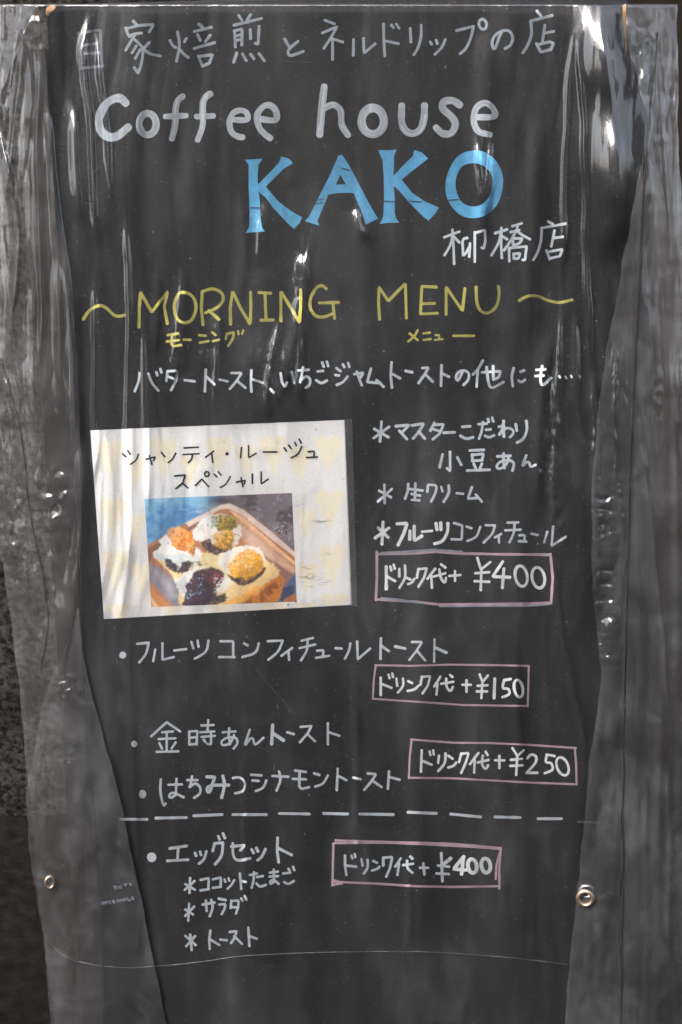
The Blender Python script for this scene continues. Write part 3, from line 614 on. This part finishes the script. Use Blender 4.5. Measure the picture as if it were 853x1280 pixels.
    Y_ = [(475,380),(505,342),(560,315),(618,332),(645,380),(618,428),(560,464),(492,438)]
    lay((255,232,164), .7*sstep(.52, .66, tx)*ins([(500,350),(560,318),(610,340),(600,400),(540,420),(495,400)])); lay((226,156,28), .7*sstep(.50, .38, ty)*ins(Y_)); lay((255,246,222), .35*sstep(.74, .86, tz)*ins(Y_))
    K = [(260,490),(305,432),(370,405),(430,422),(442,460),(405,520),(380,600),(250,600),(265,540)]
    lay((44,36,66), .8*sstep(.46, .60, ty)*ins(K)); lay((150,36,40), .7*sstep(.50, .66, tx)*ins([(340,410),(435,425),(435,470),(400,510),(360,480)]))
    lay((186,200,226), .85*sstep(.60, .72, ty)*sstep(.45, .62, tz)*ins([(265,490),(310,440),(350,430),(350,520),(300,590),(260,570)])); lay((84,70,120), .4*sstep(.5, .7, tx)*ins([(270,520),(340,480),(340,590),(260,600)]))
    G = [(388,142),(430,130),(490,147),(512,185),(498,208),(430,218),(398,190)]
    lay((96,96,30), .75*sstep(.46, .62, ty)*ins(G)); lay((196,172,70), .8*sstep(.56, .70, tx)*ins(G)); lay((206,218,206), .8*sstep(.64, .76, tz)*ins([(385,140),(420,135),(430,190),(395,195)]))
    G2 = [(402,228),(450,215),(490,232),(488,292),(440,314),(398,280)]
    lay((246,206,96), .8*sstep(.52, .66, tx)*ins(G2)); lay((120,92,36), .7*sstep(.56, .70, ty)*ins(G2))
    for p in ([(140,362),(190,380),(330,380),(300,400),(230,430),(160,405)], [(330,277),(370,264),(400,295),(480,292),(488,315),(420,336),(350,312)], [(468,432),(520,455),(600,440),(655,398),(648,430),(590,478),(520,486)], [(390,560),(455,532),(443,580),(362,598)]):
        lay((146,116,108), .7*sstep(.54, .68, ty)*ins(p)); lay((40,28,34), .6*sstep(.48, .36, tx)*ins(p))
    lay((206,200,190), .45*sstep(.56, .70, ty)*sstep(8, -8, sdf(wx, wy, [(90,330),(130,290),(180,300),(320,345),(300,380),(120,365)]))); lay((214,206,190), .5*sstep(.54, .68, tx)*ins([(290,215),(330,165),(390,140),(400,280),(320,268)])); lay((252,250,246), .7*sstep(.5, .64, ty)*ins([(400,440),(490,470),(470,510),(395,540)]))
    lay((255,238,200), .55*sstep(.5, .66, tx)*ins([(330,335),(450,340),(450,400),(380,400)])); lay((236,190,110), .5*sstep(.5, .66, ty)*ins([(460,590),(560,520),(650,470),(720,440),(640,520),(500,600)]))
    for cx, cy in ((455,558), (785,506)): lay((40,34,34), np.exp(-((x-cx)/20)**2-((y-cy)/2.5)**2))
    lay((215,212,210), sstep(.72, .85, vnoise(x*.3, y*.2, 50))*np.exp(-((x-725)/45)**2-((y-205)/40)**2)); lay((200,200,200), sstep(.93, .99, vnoise(x*.4, y*.4, 51))*.3)
    t = (fbm(x*.09, y*.09, 52, 3)-.5)*.5+(vnoise(x*.22, y*.22, 53)-.5)*.22
    c = c*(1+t[..., None]*.55)
    for _ in range(1):
        for ax in (0, 1): c = (np.roll(c, 1, ax)+2*c+np.roll(c, -1, ax))/4
    return c*1.14+.008
paint_sheet('photo_print', PHOTO, 420, 310, CARD_H+.0003, .00025, paint_photo, M['photo'], card)
v = [at(x, y, CARD_H+h) for h in (.0002, .0006) for x, y in ((430,524),(440.5,523.5),(447,758.5),(438,757))]
sl_o = keep(mesh('clear_sleeve', v, [(3,2,1,0),(4,5,6,7),(0,1,5,4),(1,2,6,5),(2,3,7,6),(3,0,4,7)], plastic_mat('sleeve_film', .05, .15)), card)
S_ = (140,545,410)
line('black', 'black printed Japanese title in two lines above the photo', (S_, 7.5, """42,70 55,82; 62,58 73,72; ~105,72 95,95 72,112; 135,92 172,82 165,97; 148,77 158,112; 195,65 210,82; ~252,68 240,90 222,105; 285,47 342,44; 282,73 345,70; ~318,72 315,90 302,105; 402,60 370,84; 395,72 398,104; d455,70,7,7; 512,45 508,86; 540,38 540,86 570,68; 598,63 652,63; 680,46 690,60; 698,36 709,50; ~750,42 735,70 708,86; 722,25 729,38; 740,12 748,28; 775,62 800,60 798,82; 768,85 812,83;
 248,158 290,153 280,185 252,208; 278,185 300,205; 330,195 355,170 382,200; o375,150,9,10; 403,150 415,162; 420,141 432,155; ~468,160 450,190 428,203; 492,182 528,175 522,190; 510,165 518,200; 555,150 555,188; 590,142 590,190 618,170"""), parent=card, h0=CARD_H+.0003)

# ================================================================ the clear plastic cover
cover = empty('plastic_cover', Vector(bp(0, BW_T, .004)), 'wrinkled clear plastic cover wrapped round the black menu board', 'plastic cover')
P_FRONT = plastic_mat('clear_film', .0145, .09, streak=.6, soft=.32, mot=.45, kf=1.5); P_SIDE = plastic_mat('doubled_film', .016, .03, (.55,.545,.55), soft=.22, kf=.75); P_FLAP = plastic_mat('cloudy_film', .027, .06, (.60,.605,.63), soft=.3, kf=1.3)
P_HEM = plastic_mat('grimy_hem_film', .95, .4, (.02,.018,.016), .12, .1); P_PANEL = plastic_mat('scuffed_film', .030, .04, (.58,.59,.62), soft=.25, kf=.95); P_WELD = plastic_mat('weld_seam_film', .03, .4, (.6,.6,.6), .22)
def curve(pts):
    p = np.array(sorted(pts, key=lambda q: q[1]), float); yy = np.arange(p[0, 1]-60, p[-1, 1]+61, 2.0); xx = np.interp(yy, p[:, 1], p[:, 0])
    k = np.hanning(21); k /= k.sum(); xs = np.convolve(np.pad(xx, 10, mode='edge'), k, 'valid'); s0 = p[0, 0]*7.3
    xs = xs+(vnoise(yy*.035+s0, yy*0+s0, 64)-.5)*2.6+(vnoise(yy*.11+s0, yy*0, 65)-.5)*.8
    return lambda y: np.interp(y, yy, xs)
def ridges(X, Y, items):
    h = np.zeros(X.shape)
    for A, wd, kind, s in items:
        p = np.array([tuple(map(float, q.split(','))) for q in s.split()]); p = p[np.argsort(p[:, 1])]
        # smooth line through the points
        yy = Y; xl = np.interp(yy, p[:, 1], p[:, 0]); e = min(60, (p[-1, 1]-p[0, 1])*.3)
        amp = sstep(p[0, 1]-e*.2, p[0, 1]+e, yy)*(1-sstep(p[-1, 1]-e, p[-1, 1]+e*.2, yy))
        xl = xl+(vnoise(yy*.02, yy*0+A*97, 61)-.5)*3
        d = (X-xl)/(wd*(.75+.5*vnoise(yy*.015+A*31, yy*0, 62)))
        if kind == 'g': q = np.exp(-d*d)
        elif kind == 'c': q = np.exp(-np.abs(d)**1.2)
        else: q = np.where(d < 0, np.exp(-(d/2.2)**2), np.exp(-(d*1.6)**2))      # steep on the right, shallow on the left
        h += A*.00125*amp*q
    return h
def crinkle(X, Y, items, seed=70):
    h = np.zeros(X.shape)
    for i, (cx, cy, rx, ry, A, lx, ly) in enumerate(items):
        k = np.exp(-(((X-cx)/rx)**2+((Y-cy)/ry)**2)**1.5)
        h += k*A*.001*(np.abs(fbm(X/lx+cx*.1, Y/ly+cy*.1, seed+i, 3)-.5)*2.2)
    return h
FRONT = [
 (5.10,3.5,'c',"-2,160 12,220 20,260 24,300 20,350 15,400 13,455"), (2.31,3.2,'g',"42,180 37,240 38,300 45,360 42,430"), (2.74,4.0,'g',"57,128 65,200 70,280 75,340 77,420"), (2.31,3.2,'c',"60,200 72,260 82,330 90,410 95,540"),
 (2.11,4.8,'g',"112,20 103,60 109,110 116,200 121,300"), (2.55,3.0,'c',"120,40 127,110 136,180 140,250"), (2.11,4.8,'s',"90,130 96,200 101,270"), (1.49,3.6,'g',"157,262 160,330 161,420 159,540 158,700"), (1.58,3.2,'g',"120,340 119,430 118,520 114,600"),
 (0.99,3.2,'g',"180,392 180,450 181,520 183,640"), (1.36,4.0,'c',"226,335 224,380 219,430 213,470"), (1.24,3.2,'c',"273,375 271,420 269,470 268,520"), (2.00,5.0,'c',"350,400 342,440 335,480 330,520"), (2.00,6.0,'s',"387,300 380,360 372,410 360,470 345,500"), (1.40,4.0,'g',"374,405 375,440 373,500"),
 (0.74,4.0,'g',"195,330 195,380 192,440"), (0.62,7.2,'g',"302,240 303,300 300,380"), (1.12,3.2,'c',"322,265 324,290 322,330"), (1.60,4.0,'c',"444,262 450,282 456,300"), (0.90,14.0,'g',"610,20 607,120 603,200 598,320 596,420"), (1.20,4.0,'g',"596,170 600,215 603,260"), (1.10,4.0,'g',"614,170 611,215 606,262"),
 (1.60,3.5,'g',"722,30 724,80 730,150 733,240 734,340 737,460"), (1.40,3.5,'g',"718,40 712,90 708,140 706,230 704,330"), (1.10,14.0,'g',"672,140 668,220 664,330 662,420"), (1.60,4.0,'c',"702,370 699,430 696,500 692,570 690,650"), (1.20,9.0,'g',"680,420 676,480 672,560 670,650"), (1.00,5.0,'g',"720,390 719,440 718,500"),
 (3.20,16.0,'s',"748,-10 752,40 762,110 768,170 776,250 778,330"), (1.60,5.0,'c',"741,460 744,520 741,600 738,640"), (0.50,8.0,'g',"150,640 152,760 160,900 170,1100"), (0.70,16.0,'g',"520,760 522,860 519,1000 523,1180"), (0.70,20.0,'g',"430,1000 432,1100 436,1290"), (0.60,14.0,'g',"585,900 588,1020 590,1150"),
 (0.80,5.0,'g',"690,700 700,780 720,880 735,960"), (0.90,5.0,'g',"440,850 444,960 446,1080"), (0.90,4.0,'g',"508,1080 511,1140 509,1190"), (0.70,3.0,'g',"300,950 303,1040 304,1150"), (0.70,9.0,'g',"640,780 644,860 650,980"),
]
CRINK_F = [(222,440,14,45,1.1,9,34), (262,430,13,50,1.0,8,30), (335,460,28,40,1.4,11,26), (378,360,16,60,1.2,9,30), (690,500,20,80,1.2,9,34), (605,480,30,50,.7,12,36), (752,540,16,80,1.2,10,28), (475,660,14,40,1.0,10,22), (330,280,22,25,.8,10,22), (450,285,18,20,.8,9,18), (604,215,16,60,.6,8,30), (690,600,16,80,1.4,9,16)]
xbl = curve([(57,0),(75,250),(88,420),(97,560),(108,840),(128,1300)]); xbr = curve([(783,0),(783,400),(779,840),(776,1300)])
sil_l = curve([(-60,0),(-40,450),(-14,620),(2,700),(22,840),(35,975),(46,1100),(57,1200),(70,1300)]); sil_r = curve([(846,0),(848,40),(849,200),(862,420),(880,700),(885,1300)])
def drape(X, Y):
    """how the film falls away behind the board's two long edges"""
    dl = np.maximum(0, xbl(Y)-6-X); dr = np.maximum(0, X-xbr(Y)-6)
    return -.00015*dl-.0000008*dl**2 - .00016*dr-.0000010*dr**2
def sheet(name, y0, y1, left, right, hfun, mat, nx, ny, top_roll=False, thick=0.0):
    v = np.linspace(0, 1, ny); Yr = y0+(y1-y0)*v; u = np.linspace(0, 1, nx)
    Y = np.repeat(Yr[:, None], nx, 1); L = left(Yr)[:, None]; Rr = right(Yr)[:, None]; X = L+(Rr-L)*u[None, :]
    H = hfun(X, Y)
    if top_roll:
        k = 10; ex = []; 
        for i in range(k, 0, -1):
            t = i/k; ex.append((X[0], Y[0]+1.5*np.sin(t*1.5)-2.0*t, H[0]-.034*t-.003*(1-np.cos(t*1.57))))
        X = np.concatenate([np.array([e[0] for e in ex]), X]); Y = np.concatenate([np.array([e[1] for e in ex]), Y]); H = np.concatenate([np.array([e[2] for e in ex]), H]); ny += k
    P = at(X, Y, H).reshape(-1, 3); idx = np.arange(nx*ny).reshape(ny, nx)
    f = np.stack([idx[:-1, :-1], idx[1:, :-1], idx[1:, 1:], idx[:-1, 1:]], -1).reshape(-1, 4)
    me = bpy.data.meshes.new(name); me.from_pydata(P.tolist(), [], f.tolist()); me.update()
    return keep(link(name, me, mat, None, True), cover)
def ripple(X, Y, a, seed, lx=30., ly=420.):
    X = X+44*(vnoise(Y/210., X*0+seed, seed+300)-.5)
    return a*(fbm(X/lx, Y/ly, seed, 4)-.5)
def h_front(X, Y):
    mid = sstep(60, 330, X)*(1-sstep(560, 740, X)); low = sstep(560, 820, Y)
    h = .0045 + drape(X, Y) + ripple(X, Y, .0056*(1-.78*mid)*(1-.5*low), 80, 42, 520) + ripple(X, Y, .0006*(1-.4*mid)*(1-.4*low), 81, 13, 260) + .0012*(fbm(X/90, Y/120, 82)-.5)
    h += 1.5*ridges(X, Y, FRONT) + 1.5*crinkle(X, Y, CRINK_F)
    # the film lies puffed over the top right corner
    h += .014*np.exp(-((X-772)/34)**2-((Y-205)/75)**2) + .010*np.exp(-((X-758)/24)**2-((Y-70)/50)**2)
    ins = sstep(-8, 12, X-xbl(Y))*(1-sstep(-12, 8, X-xbr(Y)))
    return np.where(ins > 0, np.maximum(h, .0030*ins+h*(1-ins)), h)
top_y = 5.0
sheet('front_sheet', 5, 1300, sil_l, sil_r, h_front, P_FRONT, 900, 520, True)
SIDE_L = [(2.6,5,'g',"30,30 22,110 14,190 6,260"), (2.4,4,'g',"52,60 46,160 48,260 52,360 50,470"), (2.6,5,'s',"20,20 34,60 40,130 34,200"), (2.0,4,'c',"44,10 30,40 14,80 0,120"), (3.5,6,'c',"8,330 16,420 22,470 28,520 33,560"), (2.4,4,'c',"-4,440 12,500 22,560 30,620"), (2.4,5,'g',"70,330 74,420 77,480 76,530"), (2.6,5,'g',"82,300 88,400 93,470 95,560"), (2.2,6,'g',"34,430 38,500 40,560"), (3.2,7,'g',"99,545 101,600 100,650 96,700 88,760 80,830"), (1.8,3.5,'c',"12,560 10,640 18,720"), (2.0,5,'g',"40,360 42,430 44,500"),
          (2.5,5,'c',"30,690 34,740 36,800 38,850"), (2.0,5,'c',"60,620 66,660 72,700 82,740")]
CR_L = [(66,640,24,70,4.2,24,26), (24,650,22,80,4.2,22,30), (40,480,30,60,3,26,60), (16,110,34,90,3.2,40,70), (36,740,18,80,4,22,46), (60,770,24,50,3,24,40), (70,30,40,30,3,34,30)]
def h_side_l(X, Y):
    return .010+drape(X, Y)*1.02+ripple(X, Y, .010, 85, 58, 380)+ripple(X, Y, .0007, 86, 14, 190)+ridges(X, Y, SIDE_L)+crinkle(X, Y, CR_L, 90)
r_l = curve([(46,4),(58,90),(66,200),(84,330),(94,420),(99,520),(103,600),(102,660),(96,740),(86,800),(76,850),(60,900),(48,960),(40,1004)])
sheet('side_sheet', 6, 1000, sil_l, r_l, h_side_l, P_SIDE, 150, 420, True)['label'] = 'crumpled doubled film bulging past the left edge'
def h_side_r(X, Y):
    d = X-xbr(Y)
    return .011-.00045*np.maximum(0, d-20)*.4-.0000012*np.maximum(0, d-20)**2+ripple(X, Y, .010, 105, 52, 480)+ripple(X, Y, .0006, 106, 14, 210)+ridges(X, Y, SIDE_R)+crinkle(X, Y, CR_R, 110)
SIDE_R = [(2.6,4.5,'c',"796,545 806,580 814,640 822,720 830,800 838,900"), (2.8,5,'s',"820,60 822,120 826,190 832,260 838,330"), (2.6,6,'g',"843,30 846,120 846,230 848,330"), (2.4,6,'g',"846,420 846,560 848,760 849,900"), (2.2,6,'g',"806,960 808,1030 810,1120 808,1250"), (2.2,8,'g',"824,860 826,1000 822,1150 824,1290"), (2.0,6,'g',"812,380 815,430 818,480"), (2.0,5,'c',"820,140 812,180 806,240 802,300"), (2.4,5,'g',"835,930 838,1050 836,1200")]
CR_R = [(800,60,24,50,6,30,40), (812,150,26,60,5.5,28,44), (806,230,18,50,4,24,40), (835,90,16,90,4,22,70), (818,500,14,40,2,20,26)]
r_r0 = curve([(783,4),(786,60),(800,110),(812,160),(806,240),(800,320),(794,440),(789,560),(785,700),(782,840),(779,1000),(777,1300)])
sheet('side_sheet', 7, 1300, r_r0, sil_r, h_side_r, P_PANEL, 150, 560, True)['label'] = 'long folded film bulging past the right edge'
FL = [(2.0,4,'c',"46,900 56,960 60,1010 54,1060"), (1.4,5,'g',"130,850 150,930 168,1020 186,1120"), (1.6,8,'g',"80,850 92,930 100,1010 96,1090"), (1.2,10,'g',"120,900 130,1000 140,1120"), (1.0,4,'c',"96,960 110,1030 120,1090 116,1150"), (1.2,6,'g',"70,1020 78,1100 84,1200 90,1290"), (1.0,9,'g',"150,1040 160,1130 172,1240")]
CR_FL = [(90,860,20,20,2.2,10,9), (88,940,26,26,1.2,12,10), (80,1040,40,50,1.4,20,24), (100,1120,40,40,1.0,16,18), (80,1190,40,40,1.0,16,16)]
def pucker(X, Y, cx, cy, r):
    q = np.hypot(X-cx, Y-cy); t = np.arctan2(Y-cy, X-cx)
    return .0004*np.exp(-((q-r*.9)/r)**2)*np.cos(5*t+1.1*np.sin(2*t))*sstep(2, r*.6, q)
def h_flap_l(X, Y): return .0095+drape(X, Y)*.9+ripple(X, Y, .007, 120, 46, 180)+ripple(X, Y, .0016, 121, 14, 70)+ridges(X, Y, FL)+crinkle(X, Y, CR_FL, 125)+pucker(X, Y, 62, 1103, 16)
fl_l = curve([(97,760),(88,795),(72,830),(62,850),(52,890),(38,960),(31,990),(32,1010),(37,1060),(43,1110),(52,1150),(56,1190),(62,1260),(66,1300)]); fl_r = curve([(98,760),(102,800),(105,822),(110,845),(128,915),(150,1000),(172,1100),(190,1190),(211,1300)])
sheet('loose_flap', 760, 1300, fl_l, fl_r, h_flap_l, P_FLAP, 160, 340)['label'] = 'loose cloudy flap at the lower left with a small eyelet'
FR = [(2.0,3.5,'c',"773,425 769,470 767,530 771,590 776,640 782,690"), (1.6,7,'g',"752,500 746,560 744,640 750,720"), (1.4,9,'g',"762,700 768,780 764,860 768,960"), (1.4,6,'g',"748,860 744,960 738,1060"), (1.2,9,'g',"756,960 760,1080 750,1200"), (1.6,5,'c',"772,1000 770,1080 764,1140"), (1.6,4,'c',"742,660 746,700 752,730")]
CR_FR = [(760,640,22,50,2.4,26,15), (758,730,22,60,2.6,26,18), (762,800,24,40,2.4,24,15), (765,560,16,60,2,22,44), (758,1030,24,70,1.8,16,26), (745,1180,28,60,1.4,18,22), (768,450,12,50,1.6,8,20)]
def h_flap_r(X, Y): return .0100+ripple(X, Y, .006, 130, 34, 200)+ripple(X, Y, .0009, 131, 13, 70)+ridges(X, Y, FR)+crinkle(X, Y, CR_FR, 135)+pucker(X, Y, 732, 1123, 22)
fr_l = curve([(806,190),(797,230),(780,320),(768,390),(757,450),(746,520),(741,600),(740,700),(745,780),(752,840),(745,900),(738,950),(727,1060),(716,1160),(704,1300)]); fr_r = curve([(807,190),(803,230),(799,320),(793,440),(788,560),(784,700),(781,840),(778,1000),(776,1300)])
sheet('loose_flap', 190, 1300, fr_l, fr_r, h_flap_r, P_FLAP, 120, 640)['label'] = 'cloudy hanging flap along the right edge with an eyelet'
def strip(name, pts, wd, hf, mat, lift=.0015, label=None):
    p = np.array(catmull(pts, 14)); d = np.gradient(p, axis=0); d /= np.linalg.norm(d, axis=1)[:, None]; nn = np.stack([-d[:, 1], d[:, 0]], 1)
    ww = wd*(.6+.8*vnoise(np.arange(len(p))*.35, np.arange(len(p))*0., 66)); rows = []
    for e, z in ((-1, 0), (-.4, .0004), (.4, .0004), (1, 0)):
        q = p+nn*(ww*.5*e)[:, None]; h = hf(p[:, :1], p[:, 1:2])[:, 0]; rows.append(at(q[:, 0], q[:, 1], h+lift+z))
    V = np.stack(rows, 1).reshape(-1, 3); idx = np.arange(len(p)*4).reshape(-1, 4)
    f = np.stack([idx[:-1, :-1], idx[1:, :-1], idx[1:, 1:], idx[:-1, 1:]], -1).reshape(-1, 4).tolist()
    o = keep(mesh(name, V, f, mat, None, True), cover)
    if label: o['label'] = label
    return o
strip('hem', [(822,40),(820,75),(815,110),(812,150),(808,200),(804,240),(801,300),(796,400),(791,500),(787,600),(785,700),(782,800),(780,900),(779,1000),(778,1150),(776,1298)], 2.6, h_flap_r, P_HEM, .0022, 'dark grimy edge of the right flap')
strip('hem', [(2,448),(14,490),(24,530),(31,580),(36,630),(43,670),(52,710),(58,750),(60,780),(56,810),(50,838)], 1.6, h_side_l, P_HEM, .0022, 'dark grimy edge at the left')
hf_ = lambda X, Y: np.maximum(h_front(X, Y), np.where(X < 195, h_flap_l(X, Y), -1))
strip('weld_seam', [(52,1160),(58,1172),(75,1192),(100,1203),(150,1210),(200,1208),(250,1203),(300,1196),(350,1193),(400,1191),(460,1190),(520,1190),(580,1193),(640,1198),(710,1206)], 1.2, hf_, P_WELD, .0012)

# eyelets: a pressed metal ring with its flared barrel, and the second ring seen through the film behind
def eyelet(cx, cy, rx, ry, h, mat, label, tiltx=0.0):
    c = at(cx, cy, h); sx = np.linalg.norm(at(cx+1, cy, h)-c); ro = rx*sx; ri = ro*.52
    prof = [(ri*.92, -.0045), (ri*.95, -.0010), (ri*1.05, .0006), (ri+(ro-ri)*.35, .0016), (ri+(ro-ri)*.7, .0012), (ro, -.0002), (ro*.98, -.0007), (ri*1.1, -.0012)]
    k = 40; V = []; F = []
    a1 = AR*math.cos(tiltx)+AN*math.sin(tiltx); an = AN*math.cos(tiltx)-AR*math.sin(tiltx)
    for i in range(k):
        t = 2*math.pi*i/k
        for r, z in prof: V.append(c+(a1*math.cos(t)+AU*(ry/rx)*math.sin(t))*r+an*z)
    m = len(prof)
    for i in range(k):
        for j in range(m): F.append((i*m+j, ((i+1) % k)*m+j, ((i+1) % k)*m+(j+1) % m, i*m+(j+1) % m))
    o = keep(mesh('eyelet', V, F, mat, None, True), cover); o['label'] = label; return o
eyelet(732, 1123.5, 12, 12.5, float(h_flap_r(np.array([[732.]]), np.array([[1123.]]))[0,0])+.003, M['brass'], 'larger metal eyelet in the right flap', .18)
eyelet(733.5, 1114.5, 10.5, 10, .0085, M['steel'], 'second eyelet showing behind the right one', .1)
eyelet(62, 1103.5, 7, 10, float(h_flap_l(np.array([[62.]]), np.array([[1103.]]))[0,0])+.0075, M['brass'], 'small metal eyelet in the left flap', -.35)
def poly_on(sheet_h, off): return lambda X, Y: sheet_h(X, Y)+off
ink = Ink(); 
X0 = (130,1020,410)
hl = float(h_flap_l(np.array([[150.]]), np.array([[1115.]]))[0,0])+.004
line('faint', 'faint tiny print on the film, hardly readable', (X0, 2.2, """36,270 46,268; 41,269 42,280; 50,268 51,279; 66,266 58,268 58,276 67,276 66,271; 78,256 83,270 88,255; 95,257 104,256 96,266 106,265;
 o-4,333,5,5@2; 4,326 9,338; 16,324 9,331; 22,324 24,336; 34,322 36,334; 34,322 42,324 36,328 44,332; o54,324,5,6@2; 62,328 68,314 74,326; 78,326 77,312 84,320 90,310 92,324; 100,316 96,320 101,324 96,327; 106,310 108,322 115,320; 106,310 113,309; 108,316 114,315"""), name='film_print', parent=cover, h0=hl)
bpy.context.view_layer.update()
